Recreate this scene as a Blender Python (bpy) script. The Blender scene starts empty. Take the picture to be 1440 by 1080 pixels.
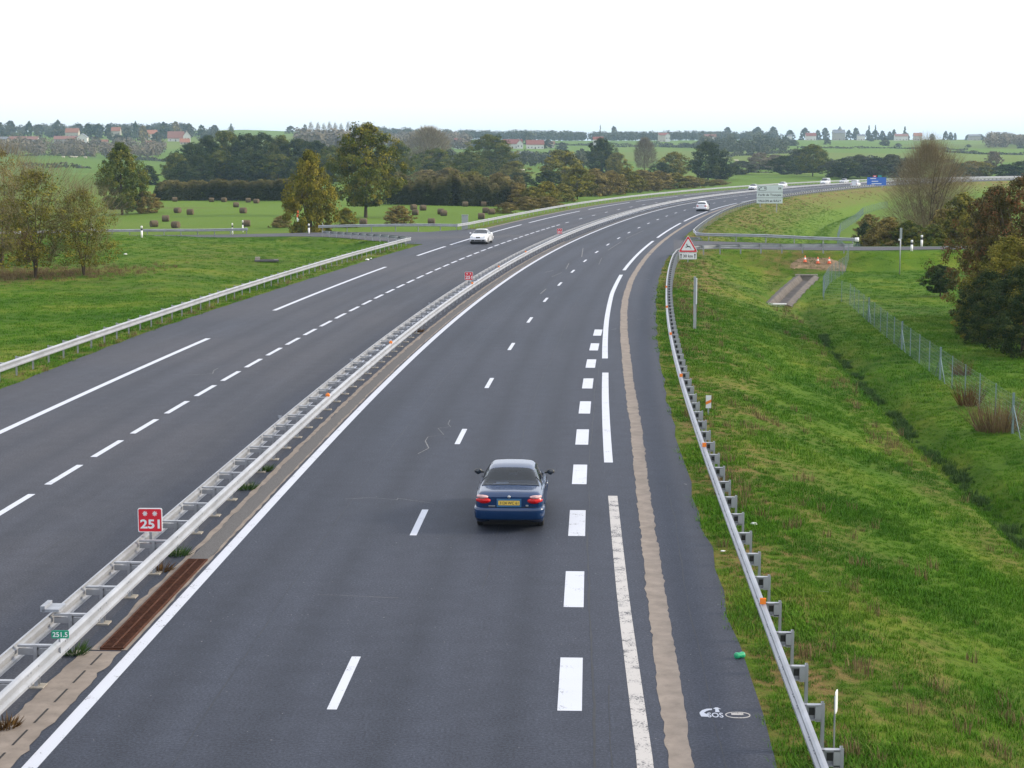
import bpy, math, random
import numpy as np
from mathutils import Vector, Matrix

# ---------------------------------------------------------------- camera, sky, sun, exposure
SC = bpy.context.scene
COL = SC.collection
CAM_H, FOC, PITCH = 8.791, 2505.45, math.radians(7.412)      # metres, pixels on a 1440 px wide picture
cam_data = bpy.data.cameras.new('camera')
cam = bpy.data.objects.new('camera', cam_data)
COL.objects.link(cam)
cam.location = (0, 0, CAM_H)
cam.rotation_euler = (math.pi / 2 - PITCH, 0, 0)
cam_data.sensor_width = 36.0
cam_data.lens = FOC * 36.0 / 1440.0
cam_data.clip_start = 0.5
cam_data.clip_end = 20000
SC.camera = cam

SUN_EL, SUN_AZ = math.radians(24), math.radians(84)          # azimuth clockwise from +Y: the sun stands to the right
world = bpy.data.worlds.new('World')
SC.world = world
world.use_nodes = True
wn, wl = world.node_tree.nodes, world.node_tree.links
bg = wn['Background']
sky = wn.new('ShaderNodeTexSky')
sky.sky_type = 'NISHITA'
sky.sun_disc = False
sky.sun_elevation = SUN_EL
sky.sun_rotation = SUN_AZ
sky.altitude = 200
sky.air_density = 1.0
sky.dust_density = 4.0
sky.ozone_density = 1.0
hs = wn.new('ShaderNodeHueSaturation')
hs.inputs['Saturation'].default_value = 0.22
mixw = wn.new('ShaderNodeMix')
mixw.data_type = 'RGBA'
mixw.inputs[0].default_value = 0.72                           # thin even cloud in front of the blue
mixw.inputs[7].default_value = (8.8, 9.15, 9.9, 1)
wl.new(sky.outputs[0], hs.inputs['Color'])
wl.new(hs.outputs[0], mixw.inputs[6])
wl.new(mixw.outputs[2], bg.inputs[0])
bg.inputs[1].default_value = 0.13

sun_d = bpy.data.lights.new('sun', 'SUN')
sun_d.energy = 2.7
sun_d.angle = math.radians(9)
sun_d.color = (1.0, 0.86, 0.64)
sun = bpy.data.objects.new('sun', sun_d)
COL.objects.link(sun)
sv = Vector((math.sin(SUN_AZ) * math.cos(SUN_EL), math.cos(SUN_AZ) * math.cos(SUN_EL), math.sin(SUN_EL)))
sun.rotation_euler = sv.to_track_quat('Z', 'Y').to_euler()
sun.location = (60, -20, 60)

SC.view_settings.view_transform = 'Standard'
SC.view_settings.look = 'None'
SC.view_settings.exposure = 0.48
SC.view_settings.gamma = 1.0
SC.view_settings.use_curve_mapping = False
SC.render.engine = 'CYCLES'
SC.cycles.use_denoising = True
SC.cycles.max_bounces = 6
SC.cycles.diffuse_bounces = 3
SC.cycles.glossy_bounces = 3
SC.cycles.transmission_bounces = 4
SC.cycles.transparent_max_bounces = 8
SC.cycles.volume_bounces = 1
SC.cycles.caustics_reflective = False
SC.cycles.caustics_refractive = False

R = np.random.default_rng(7)

# ---------------------------------------------------------------- mesh helpers
def empty(name, loc=(0, 0, 0), rz=0.0, parent=None):
    o = bpy.data.objects.new(name, None)
    COL.objects.link(o)
    o.location = loc
    o.rotation_euler = (0, 0, rz)
    o.empty_display_size = 0.2
    if parent: o.parent = parent
    return o

def tag(o, label=None, cat=None, group=None, kind=None):
    if label: o['label'] = label
    if cat: o['category'] = cat
    if group: o['group'] = group
    if kind: o['kind'] = kind
    return o

def link(name, me, parent=None, loc=None, rz=None):
    o = bpy.data.objects.new(name, me)
    COL.objects.link(o)
    if parent: o.parent = parent
    if loc is not None: o.location = loc
    if rz is not None: o.rotation_euler = (0, 0, rz)
    return o

def mesh_np(name, V, F, mats=(), smooth=False, tint=None, midx=None, uv=None):
    V = np.asarray(V, np.float32); F = np.asarray(F, np.int32)
    me = bpy.data.meshes.new(name)
    n, k = F.shape
    me.vertices.add(len(V)); me.vertices.foreach_set('co', V.ravel())
    me.loops.add(n * k); me.loops.foreach_set('vertex_index', F.ravel())
    me.polygons.add(n); me.polygons.foreach_set('loop_start', np.arange(0, n * k, k, dtype=np.int32))
    me.polygons.foreach_set('loop_total', np.full(n, k, np.int32))
    for m in mats: me.materials.append(m)
    if smooth: me.polygons.foreach_set('use_smooth', np.ones(n, bool))
    if midx is not None: me.polygons.foreach_set('material_index', np.asarray(midx, np.int32))
    if tint is not None:
        a = me.attributes.new('tint', 'FLOAT', 'POINT'); a.data.foreach_set('value', np.asarray(tint, np.float32))
    if uv is not None:
        l = me.uv_layers.new(name='UVMap'); l.data.foreach_set('uv', np.asarray(uv, np.float32)[F.ravel()].ravel())
    me.update(calc_edges=True)
    return me

class MB:
    """collects shapes into one mesh"""
    def __init__(s): s.v = []; s.f = []; s.m = []; s.sm = []
    def add(s, verts, faces, mi=0, smooth=False):
        b = len(s.v); s.v.extend([tuple(map(float, v)) for v in verts])
        for f in faces: s.f.append([b + i for i in f]); s.m.append(mi); s.sm.append(smooth)
        return s
    def box(s, c, d, rz=0.0, mi=0, M=None):
        hx, hy, hz = d[0] / 2, d[1] / 2, d[2] / 2
        vs = [Vector((x, y, z)) for x in (-hx, hx) for y in (-hy, hy) for z in (-hz, hz)]
        A = Matrix.Translation(c) @ Matrix.Rotation(rz, 4, 'Z')
        if M is not None: A = M @ A
        vs = [A @ v for v in vs]
        return s.add(vs, [(0, 1, 3, 2), (4, 6, 7, 5), (0, 4, 5, 1), (2, 3, 7, 6), (0, 2, 6, 4), (1, 5, 7, 3)], mi)
    def tube(s, pts, radii, n=6, mi=0, cap=True, smooth=True):
        pts = [Vector(p) for p in pts]
        if not hasattr(radii, '__len__'): radii = [radii] * len(pts)
        vs, fs = [], []
        for i, p in enumerate(pts):
            t = (pts[min(i + 1, len(pts) - 1)] - pts[max(i - 1, 0)]).normalized()
            a = t.orthogonal().normalized() if abs(t.z) < .95 else Vector((1, 0, 0)).cross(t).normalized()
            if abs(t.z) < .95: a = Vector((0, 0, 1)).cross(t).normalized()
            b = t.cross(a)
            for k in range(n):
                w = 2 * math.pi * k / n
                vs.append(p + (a * math.cos(w) + b * math.sin(w)) * radii[i])
        for i in range(len(pts) - 1):
            for k in range(n):
                fs.append((i * n + k, i * n + (k + 1) % n, (i + 1) * n + (k + 1) % n, (i + 1) * n + k))
        s.add(vs, fs, mi, smooth)
        if cap:
            b = len(s.v) - len(vs)
            s.f.append([b + k for k in range(n)][::-1]); s.m.append(mi); s.sm.append(False)
            s.f.append([b + (len(pts) - 1) * n + k for k in range(n)]); s.m.append(mi); s.sm.append(False)
        return s
    def prism(s, poly, y0, y1, mi=0, M=None):
        """polygon in the x-z plane extruded along y"""
        n = len(poly)
        vs = [Vector((x, y0, z)) for x, z in poly] + [Vector((x, y1, z)) for x, z in poly]
        if M is not None: vs = [M @ v for v in vs]
        fs = [list(range(n)), list(range(2 * n - 1, n - 1, -1))] + [(i, n + i, n + (i + 1) % n, (i + 1) % n) for i in range(n)]
        return s.add(vs, fs, mi)
    def lathe(s, prof, n=16, axis='Z', c=(0, 0, 0), mi=0, smooth=True):
        vs, fs = [], []
        for r, h in prof:
            for k in range(n):
                a = 2 * math.pi * k / n
                x, y = r * math.cos(a), r * math.sin(a)
                p = (x, y, h) if axis == 'Z' else ((h, x, y) if axis == 'X' else (x, h, y))
                vs.append((p[0] + c[0], p[1] + c[1], p[2] + c[2]))
        for i in range(len(prof) - 1):
            for k in range(n): fs.append((i * n + k, i * n + (k + 1) % n, (i + 1) * n + (k + 1) % n, (i + 1) * n + k))
        return s.add(vs, fs, mi, smooth)
    def sweep(s, pts, prof, mi=0, closed=True, cap=True, smooth=False):
        """profile (lateral to the right, up) along a path in plan"""
        P = np.asarray(pts, float); T = np.gradient(P[:, :2], axis=0); T /= np.linalg.norm(T, axis=1)[:, None] + 1e-9
        N = np.stack([T[:, 1], -T[:, 0]], 1); m = len(prof); vs, fs = [], []
        for p, nn in zip(P, N):
            for a, z in prof: vs.append((p[0] + nn[0] * a, p[1] + nn[1] * a, p[2] + z))
        kk = m if closed else m - 1
        for i in range(len(P) - 1):
            for k in range(kk): fs.append((i * m + k, (i + 1) * m + k, (i + 1) * m + (k + 1) % m, i * m + (k + 1) % m))
        if cap and closed:
            fs.append(tuple(range(m))); fs.append(tuple((len(P) - 1) * m + k for k in range(m))[::-1])
        return s.add(vs, fs, mi, smooth)
    def mesh(s, name, *mats):
        me = bpy.data.meshes.new(name)
        me.from_pydata(s.v, [], s.f)
        for m in mats: me.materials.append(m)
        me.polygons.foreach_set('material_index', s.m)
        me.polygons.foreach_set('use_smooth', s.sm)
        me.update()
        return me
    def obj(s, name, mat, parent=None, loc=None, rz=None):
        mats = mat if isinstance(mat, (list, tuple)) else [mat]
        return link(name, s.mesh(name, *mats), parent, loc, rz)

# ---------------------------------------------------------------- materials
def new_mat(name):
    m = bpy.data.materials.new(name); m.use_nodes = True
    nt = m.node_tree
    return m, nt.nodes, nt.links, nt.nodes['Principled BSDF']

def node(ns, t, **kw):
    n = ns.new(t)
    for k, v in kw.items(): setattr(n, k, v)
    return n

def noise(ns, ls, vec, scale, detail=3, rough=.55):
    n = ns.new('ShaderNodeTexNoise'); n.inputs['Scale'].default_value = scale
    n.inputs['Detail'].default_value = detail; n.inputs['Roughness'].default_value = rough
    if vec is not None: ls.new(vec, n.inputs['Vector'])
    return n.outputs[0]

def ramp(ns, ls, fac, stops):
    r = ns.new('ShaderNodeValToRGB'); e = r.color_ramp.elements
    while len(e) < len(stops): e.new(.5)
    for i, (p, c) in enumerate(stops):
        e[i].position = p; e[i].color = (*c, 1) if len(c) == 3 else c
    ls.new(fac, r.inputs[0])
    return r.outputs[0]

def mixc(ns, ls, fac, a, b, mode='MIX'):
    m = ns.new('ShaderNodeMix'); m.data_type = 'RGBA'; m.blend_type = mode
    for i, v in ((0, fac), (6, a), (7, b)):
        if hasattr(v, 'links') or isinstance(v, bpy.types.NodeSocket): ls.new(v, m.inputs[i])
        else: m.inputs[i].default_value = v if i == 0 else (*v, 1)
    return m.outputs[2]

def math_n(ns, ls, op, a, b=0.0, clamp=False):
    m = ns.new('ShaderNodeMath'); m.operation = op; m.use_clamp = clamp
    for i, v in ((0, a), (1, b)):
        if isinstance(v, bpy.types.NodeSocket): ls.new(v, m.inputs[i])
        else: m.inputs[i].default_value = v
    return m.outputs[0]

def gpos(ns): return ns.new('ShaderNodeNewGeometry').outputs['Position']

def bump(ns, ls, b, h, strength=.3, dist=.02):
    n = ns.new('ShaderNodeBump'); n.inputs['Strength'].default_value = strength; n.inputs['Distance'].default_value = dist
    ls.new(h, n.inputs['Height']); ls.new(n.outputs[0], b.inputs['Normal'])

def pbr(name, col, rough=.6, metal=0.0, var=.12, scale=6.0, coat=0.0, dirt=None, spec=.5):
    """plain paint, metal or plastic with mottling and light wear"""
    m, ns, ls, b = new_mat(name)
    tc = ns.new('ShaderNodeTexCoord').outputs['Object']
    n1 = noise(ns, ls, tc, scale, 5)
    lo = tuple(max(0, c * (1 - var)) for c in col); hi = tuple(min(1, c * (1 + var)) for c in col)
    c = ramp(ns, ls, n1, [(.3, lo), (.7, hi)])
    if dirt:
        d = ramp(ns, ls, noise(ns, ls, tc, scale * 2.7, 6, .7), [(.52, (0, 0, 0)), (.75, (1, 1, 1))])
        c = mixc(ns, ls, math_n(ns, ls, 'MULTIPLY', d, dirt[3]), c, dirt[:3])
    ls.new(c, b.inputs['Base Color'])
    b.inputs['Roughness'].default_value = rough; b.inputs['Metallic'].default_value = metal
    b.inputs['Coat Weight'].default_value = coat; b.inputs['Specular IOR Level'].default_value = spec
    return m

M = {}
M['galv'] = pbr('galvanised_steel', (.35, .365, .40), .45, .35, .16, 1.2, dirt=(.27, .27, .28, .5))
M['galv_dark'] = pbr('weathered_steel', (.30, .32, .36), .55, .3, .15, 5.0)
M['post_green'] = pbr('fence_post_paint', (.17, .24, .25), .6, .2, .15, 5)
M['concrete'] = pbr('concrete', (.30, .275, .24), .9, 0, .18, 9, dirt=(.2, .18, .15, .5), spec=.2)
M['gravel'] = pbr('gutter_gravel', (.115, .112, .115), .95, 0, .35, 40, spec=.2)
M['rust'] = pbr('rusty_iron', (.075, .03, .018), .9, .1, .4, 12, dirt=(.16, .06, .025, .6), spec=.2)
M['black'] = pbr('black_void', (.012, .012, .013), .8, 0, .2)
M['dark_plastic'] = pbr('dark_plastic', (.025, .026, .028), .5, 0, .2)
M['white'] = pbr('white_plastic', (.78, .78, .77), .5, 0, .06, 5, dirt=(.5, .48, .44, .3))
M['red_sign'] = pbr('red_sign_sheet', (.62, .012, .03), .4, 0, .06, 3)
M['white_sheet'] = pbr('white_sign_sheet', (.74, .76, .78), .4, 0, .04, 3)
M['dir_sheet'] = pbr('direction_sign_sheet', (.56, .63, .64), .4, 0, .05, 2)
M['green_sheet'] = pbr('green_sign_sheet', (.0, .27, .15), .4, 0, .06, 3)
M['blue_sheet'] = pbr('blue_sign_sheet', (.025, .13, .55), .4, 0, .06, 3)
M['teal_sheet'] = pbr('teal_sign_sheet', (.03, .3, .3), .4)
M['grey_sheet'] = pbr('sign_back_grey', (.33, .35, .37), .5, .3, .08, 4)
M['sign_black'] = pbr('sign_black', (.02, .025, .03), .5)
M['orange'] = pbr('orange_reflector', (.85, .22, .02), .35, 0, .1, 20)
M['cone_orange'] = pbr('cone_orange', (.8, .16, .06), .5, 0, .1, 8)
M['rubber'] = pbr('tyre_rubber', (.018, .018, .019), .85, 0, .2, 12)
M['rim'] = pbr('wheel_rim', (.42, .43, .45), .35, .7, .1, 8)
M['yellow_plate'] = pbr('yellow_plate', (.72, .5, .08), .45, 0, .05, 6)
M['red_lens'] = pbr('red_lens', (.48, .004, .006), .25, 0, .15, 20, coat=.15, spec=.3)
M['clear_lens'] = pbr('clear_lens', (.50, .30, .30), .25, 0, .3, 20, coat=.2, spec=.4)
M['headlamp'] = pbr('headlamp_lens', (.42, .45, .5), .12, .3, .2, 25, coat=.8)
M['bark'] = pbr('bark', (.085, .066, .05), .95, 0, .4, 4, spec=.1)
M['twigwood'] = pbr('twig_wood', (.13, .095, .065), .95, 0, .3, 3, spec=.1)
M['hay'] = pbr('weathered_hay', (.115, .088, .058), .95, 0, .35, 5, spec=.1)
M['litter_white'] = pbr('white_litter', (.75, .75, .75), .5)
M['litter_green'] = pbr('green_litter', (.02, .35, .16), .35, 0, .2, 30)
M['cow'] = pbr('cream_cow_coat', (.66, .58, .46), .8)

M['scuff'] = pbr('pale_scuff', (.15, .152, .16), .9, 0, .5, 8)
M['channel'] = pbr('dark_grey_concrete', (.125, .11, .10), .9, 0, .3, 1.5, dirt=(.09, .09, .06, .5), spec=.2)  # a darker grey-brown than the other concrete
def paint_mat(name, col, wear):
    """road paint: chipped where wear is high"""
    m, ns, ls, b = new_mat(name)
    p = gpos(ns)
    n1 = noise(ns, ls, p, 2.2, 6, .7); n2 = noise(ns, ls, p, 26, 3, .7)
    k = math_n(ns, ls, 'ADD', math_n(ns, ls, 'MULTIPLY', n1, .55), math_n(ns, ls, 'MULTIPLY', n2, .45))
    t = .64 - .12 * wear
    w = ramp(ns, ls, k, [(t, (0, 0, 0)), (t + .03, (1, 1, 1))])
    base = mixc(ns, ls, math_n(ns, ls, 'MULTIPLY', noise(ns, ls, p, .9, 4), .35), col, tuple(c * .72 for c in col))
    ls.new(mixc(ns, ls, w, base, (.075, .076, .085)), b.inputs['Base Color'])
    b.inputs['Roughness'].default_value = .6
    return m
M['paint'] = paint_mat('road_paint', (.52, .545, .62), .45)
M['paint_old'] = paint_mat('worn_road_paint', (.44, .42, .41), .95)

def asphalt_mat(name, base, tint2, lanes):
    m, ns, ls, b = new_mat(name)
    p = gpos(ns)
    uv = ns.new('ShaderNodeUVMap').outputs[0]
    sep = ns.new('ShaderNodeSeparateXYZ'); ls.new(uv, sep.inputs[0])
    sc = ns.new('ShaderNodeVectorMath'); sc.operation = 'MULTIPLY'; ls.new(uv, sc.inputs[0]); sc.inputs[1].default_value = (1.0, .05, 1)
    streak = noise(ns, ls, sc.outputs[0], 1.1, 4, .6)                     # long faint streaks along the lane
    big = noise(ns, ls, p, .05, 3)
    c = mixc(ns, ls, ramp(ns, ls, streak, [(.3, (0, 0, 0)), (.75, (1, 1, 1))]), tuple(x * .74 for x in base), tuple(x * 1.22 for x in base))
    c = mixc(ns, ls, ramp(ns, ls, big, [(.35, (0, 0, 0)), (.7, (1, 1, 1))]), c, tint2)
    # polished wheel paths
    acc = None
    for ctr in lanes:
        d = math_n(ns, ls, 'ABSOLUTE', math_n(ns, ls, 'SUBTRACT', sep.outputs[0], ctr))
        w = math_n(ns, ls, 'SUBTRACT', 1.0, math_n(ns, ls, 'DIVIDE', d, .55), True)
        acc = w if acc is None else math_n(ns, ls, 'ADD', acc, w, True)
    if acc is not None:
        c = mixc(ns, ls, math_n(ns, ls, 'MULTIPLY', acc, .62), c, tuple(x * .70 for x in base))
    grain = noise(ns, ls, p, 22, 4, .85)
    c = mixc(ns, ls, .9, c, ramp(ns, ls, grain, [(.36, (.45, .45, .48)), (.5, (.92, .92, .92)), (.66, (1.9, 1.9, 1.85))]), 'MULTIPLY')
    mot = noise(ns, ls, p, 1.6, 4, .7)
    c = mixc(ns, ls, .7, c, ramp(ns, ls, mot, [(.3, (.80, .80, .82)), (.7, (1.2, 1.2, 1.18))]), 'MULTIPLY')
    speck = ramp(ns, ls, noise(ns, ls, p, 15, 1, .5), [(.775, (0, 0, 0)), (.80, (1, 1, 1))])
    c = mixc(ns, ls, math_n(ns, ls, 'MULTIPLY', speck, .75), c, (.26, .26, .27))
    ls.new(c, b.inputs['Base Color'])
    b.inputs['Roughness'].default_value = .72; b.inputs['Specular IOR Level'].default_value = .24
    bump(ns, ls, b, grain, .35, .01)
    return m
M['asph_r'] = asphalt_mat('asphalt_right', (.031, .038, .057), (.040, .046, .066), (-2.9, -1.05, .95, 2.85))
M['asph_l'] = asphalt_mat('asphalt_left', (.040, .045, .062), (.055, .055, .067), (-13.4, -11.6, -9.4, -7.5))
M['asph_s'] = asphalt_mat('asphalt_side', (.050, .052, .064), (.062, .062, .070), ())

def grass_mat(name, ground=True):
    """meadow colour by place: fresh green, olive, dry straw and reddish seed heads; fields far off"""
    m, ns, ls, b = new_mat(name)
    p = gpos(ns)
    n1 = noise(ns, ls, p, .16, 4, .6); n2 = noise(ns, ls, p, .9, 4, .65); n3 = noise(ns, ls, p, .045, 3, .5)
    c = ramp(ns, ls, n1, [(.32, (.046, .105, .009)), (.52, (.078, .145, .012)), (.68, (.142, .180, .022))])
    dry = math_n(ns, ls, 'MULTIPLY', ramp(ns, ls, n3, [(.42, (0, 0, 0)), (.62, (1, 1, 1))]), ramp(ns, ls, n2, [(.45, (0, 0, 0)), (.72, (1, 1, 1))]))
    c = mixc(ns, ls, math_n(ns, ls, 'MULTIPLY', dry, .45), c, (.17, .135, .055))
    def dry_mix(c):
        at = ns.new('ShaderNodeAttribute'); at.attribute_name = 'dry'
        return mixc(ns, ls, math_n(ns, ls, 'MULTIPLY', math_n(ns, ls, 'MULTIPLY', at.outputs['Fac'], 1.3, True), ramp(ns, ls, n2, [(.36, (.05, .05, .05)), (.62, (1, 1, 1))])), c, (.19, .125, .055))
    if ground:
        v = ns.new('ShaderNodeTexVoronoi'); v.inputs['Scale'].default_value = .0042; ls.new(p, v.inputs['Vector'])
        fld = ramp(ns, ls, v.outputs['Color'], [(.0, (.088, .152, .020)), (.4, (.108, .180, .026)), (.7, (.135, .182, .034)), (1., (.098, .130, .026))])
        fa = ns.new('ShaderNodeAttribute'); fa.attribute_name = 'field'
        c = mixc(ns, ls, fa.outputs['Fac'], c, fld)
        c = dry_mix(c)
        fine = noise(ns, ls, p, 7, 5, .7)
        c = mixc(ns, ls, .75, c, ramp(ns, ls, fine, [(.25, (.5, .5, .5)), (.55, (1, 1, 1)), (.8, (1.45, 1.4, 1.25))]), 'MULTIPLY')
        bump(ns, ls, b, fine, .8, .12)
    else:
        c = dry_mix(c)
        t = ns.new('ShaderNodeAttribute'); t.attribute_name = 'tint'
        c = mixc(ns, ls, .9, c, ramp(ns, ls, t.outputs['Fac'], [(0, (.50, .78, .72)), (.6, (.92, 1.25, 1.15)), (1, (1.5, 1.75, 1.5))]), 'MULTIPLY')
    ls.new(c, b.inputs['Base Color'])
    b.inputs['Roughness'].default_value = .9; b.inputs['Specular IOR Level'].default_value = .05
    return m
M['grass'] = grass_mat('meadow_ground')
M['blade'] = grass_mat('grass_blades', False)

def leaf_mat(name, a, bcol, c3, tr=.14, sc=.5):
    m, ns, ls, b = new_mat(name)
    t = ns.new('ShaderNodeAttribute'); t.attribute_name = 'tint'
    k = math_n(ns, ls, 'ADD', math_n(ns, ls, 'MULTIPLY', t.outputs['Fac'], .6), math_n(ns, ls, 'MULTIPLY', noise(ns, ls, gpos(ns), sc, 3), .4))
    c = ramp(ns, ls, k, [(.22, a), (.5, bcol), (.8, c3)])
    ls.new(c, b.inputs['Base Color']); b.inputs['Roughness'].default_value = .7; b.inputs['Specular IOR Level'].default_value = .06
    tl = ns.new('ShaderNodeBsdfTranslucent'); ls.new(c, tl.inputs['Color'])
    ms = ns.new('ShaderNodeMixShader'); ms.inputs[0].default_value = tr
    ls.new(b.outputs[0], ms.inputs[1]); ls.new(tl.outputs[0], ms.inputs[2])
    ls.new(ms.outputs[0], ns['Material Output'].inputs['Surface'])
    return m
M['l_oak'] = leaf_mat('oak_leaves', (0.056, 0.074, 0.009), (0.112, 0.124, 0.013), (0.225, 0.195, 0.022))
M['l_dark'] = leaf_mat('dark_leaves', (0.014, 0.030, 0.011), (0.028, 0.050, 0.015), (0.078, 0.090, 0.022))
M['l_green'] = leaf_mat('green_leaves', (0.044, 0.066, 0.011), (0.088, 0.110, 0.016), (0.175, 0.168, 0.026))
M['l_olive'] = leaf_mat('olive_leaves', (0.072, 0.078, 0.012), (0.155, 0.146, 0.021), (0.250, 0.215, 0.036), sc=1.2)
M['l_gold'] = leaf_mat('golden_leaves', (0.080, 0.086, 0.010), (0.155, 0.146, 0.017), (0.270, 0.220, 0.026), sc=.9)
M['l_brown'] = leaf_mat('brown_leaves', (0.110, 0.090, 0.026), (0.195, 0.152, 0.044), (0.275, 0.215, 0.062))
M['l_red'] = leaf_mat('red_leaves', (0.055, 0.030, 0.014), (0.105, 0.058, 0.024), (0.170, 0.105, 0.040), sc=1.5)
M['l_autumn'] = leaf_mat('autumn_leaves', (0.048, 0.048, 0.015), (0.112, 0.092, 0.028), (0.205, 0.095, 0.045), sc=.8)
M['l_twig'] = leaf_mat('bare_twigs', (.15, .12, .075), (.215, .175, .108), (.28, .235, .14), .1)
M['l_pink'] = leaf_mat('bare_poplar_twigs', (0.115, 0.098, 0.072), (0.165, 0.138, 0.098), (0.210, 0.175, 0.120), .1)
M['l_hill'] = leaf_mat('distant_leaves', (0.040, 0.050, 0.032), (0.062, 0.072, 0.040), (0.105, 0.105, 0.050), .1, .02)  # lightened for the ridge: part of the haze is in the leaf colour
M['l_rush'] = leaf_mat('rush_leaves', (.03, .065, .02), (.045, .09, .025), (.07, .12, .035), .2, 2)
M['l_dead'] = leaf_mat('dead_stems', (.09, .06, .035), (.15, .105, .055), (.23, .18, .09), .2, 2)
# ---------------------------------------------------------------- the motorway's course
KN = np.array([0, 40, 80, 120, 160, 200, 240, 280, 330, 400, 480, 560, 640, 740.])
KV = np.array([.005, .777, .651, .77, .629, .526, .892, 1.35, .968, .848, 1.863, 3.397, 4.6, 4.6]) * 1e-3
CS = np.arange(-70, 830, 1.0)
_k = np.interp(CS, KN, KV)
_th = np.concatenate([[0], np.cumsum((_k[1:] + _k[:-1]) / 2)])
CTH = _th - np.interp(0, CS, _th) + .04394
_m = (CTH[1:] + CTH[:-1]) / 2
CX = np.concatenate([[0], np.cumsum(np.sin(_m))]); CX += -2.8673 - np.interp(0, CS, CX)
CY = np.concatenate([[0], np.cumsum(np.cos(_m))]); CY += 27.4306 - np.interp(0, CS, CY)

def P(s, o, z=0.0):
    """point on the motorway: s metres along, o metres right of the lane dashes of the near carriageway"""
    th = np.interp(s, CS, CTH)
    return np.array([np.interp(s, CS, CX) + o * np.cos(th), np.interp(s, CS, CY) - o * np.sin(th), z])
def HEAD(s): return -float(np.interp(s, CS, CTH))          # rotation about Z that turns +Y along the road
def path(ss, o, z=0.0):
    o = np.broadcast_to(o, np.shape(ss)); z = np.broadcast_to(z, np.shape(ss))
    return np.array([P(a, b, c) for a, b, c in zip(ss, o, z)])

def s_o(X, Y):
    X = np.asarray(X, float).ravel(); Y = np.asarray(Y, float).ravel()
    S = np.empty_like(X); O = np.empty_like(X)
    cx, cy, cth, cs = CX[::3], CY[::3], CTH[::3], CS[::3]
    for a in range(0, len(X), 8000):
        x, y = X[a:a + 8000], Y[a:a + 8000]
        i = np.argmin((x[:, None] - cx) ** 2 + (y[:, None] - cy) ** 2, 1)
        dx, dy = x - cx[i], y - cy[i]
        o = dx * np.cos(cth[i]) - dy * np.sin(cth[i]); t = dx * np.sin(cth[i]) + dy * np.cos(cth[i])
        far = np.abs(t) > 8
        O[a:a + 8000] = np.where(far, np.sign(o) * np.hypot(dx, dy), o); S[a:a + 8000] = cs[i] + t
    return S, O

def sstep(a, b, x):
    t = np.clip((x - a) / (b - a), 0, 1); return t * t * (3 - 2 * t)

def polydist(X, Y, pl):
    """distance to a polyline (x, y, z) and the z of the nearest point"""
    best = np.full(X.shape, 1e9); zz = np.zeros(X.shape)
    for (x0, y0, z0), (x1, y1, z1) in zip(pl[:-1], pl[1:]):
        dx, dy = x1 - x0, y1 - y0
        t = np.clip(((X - x0) * dx + (Y - y0) * dy) / (dx * dx + dy * dy), 0, 1)
        d = np.hypot(X - x0 - t * dx, Y - y0 - t * dy)
        zz = np.where(d < best, z0 + t * (z1 - z0), zz); best = np.minimum(best, d)
    return best, zz

SERVICE = [(-5.5, 184, 0), (-12, 193, -.1), (-21.5, 201, -.4), (-35, 206, -.85), (-47, 206, -.95), (-57, 200, -.95), (-72, 188, -.95), (-110, 160, -1)]
SERV_W = [10, 9, 6, 4, 3.6, 3.6, 3.6, 3.6]
ACCESS = [(15.4, 170, 0), (20, 169.5, 0), (31, 167, -.15), (39, 170, -.3), (52, 173.5, -.4), (85, 180, -.6)]
ACC_W = [11, 6.5, 4, 2.7, 2.6, 2.6]
CHANNEL = [(19.0, 127.5, -2.55), (22.3, 141.0, -2.35), (25.0, 151.0, -2.1)]
HILL_D = np.array([0, 500, 720, 1000, 1400, 1900, 2400, 2700, 3300, 4500, 9000.])
HILL_Z = np.array([0, 0, .3, 2.2, 7.5, 17.5, 28.0, 31.0, 29.0, 18, 12.])
WAVE = [(float(a), float(b), float(c), float(d)) for a, b, c, d in zip(R.uniform(-.009, .009, 8), R.uniform(-.006, .006, 8), R.uniform(0, 6.28, 8), R.uniform(.2, .7, 8))]

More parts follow.
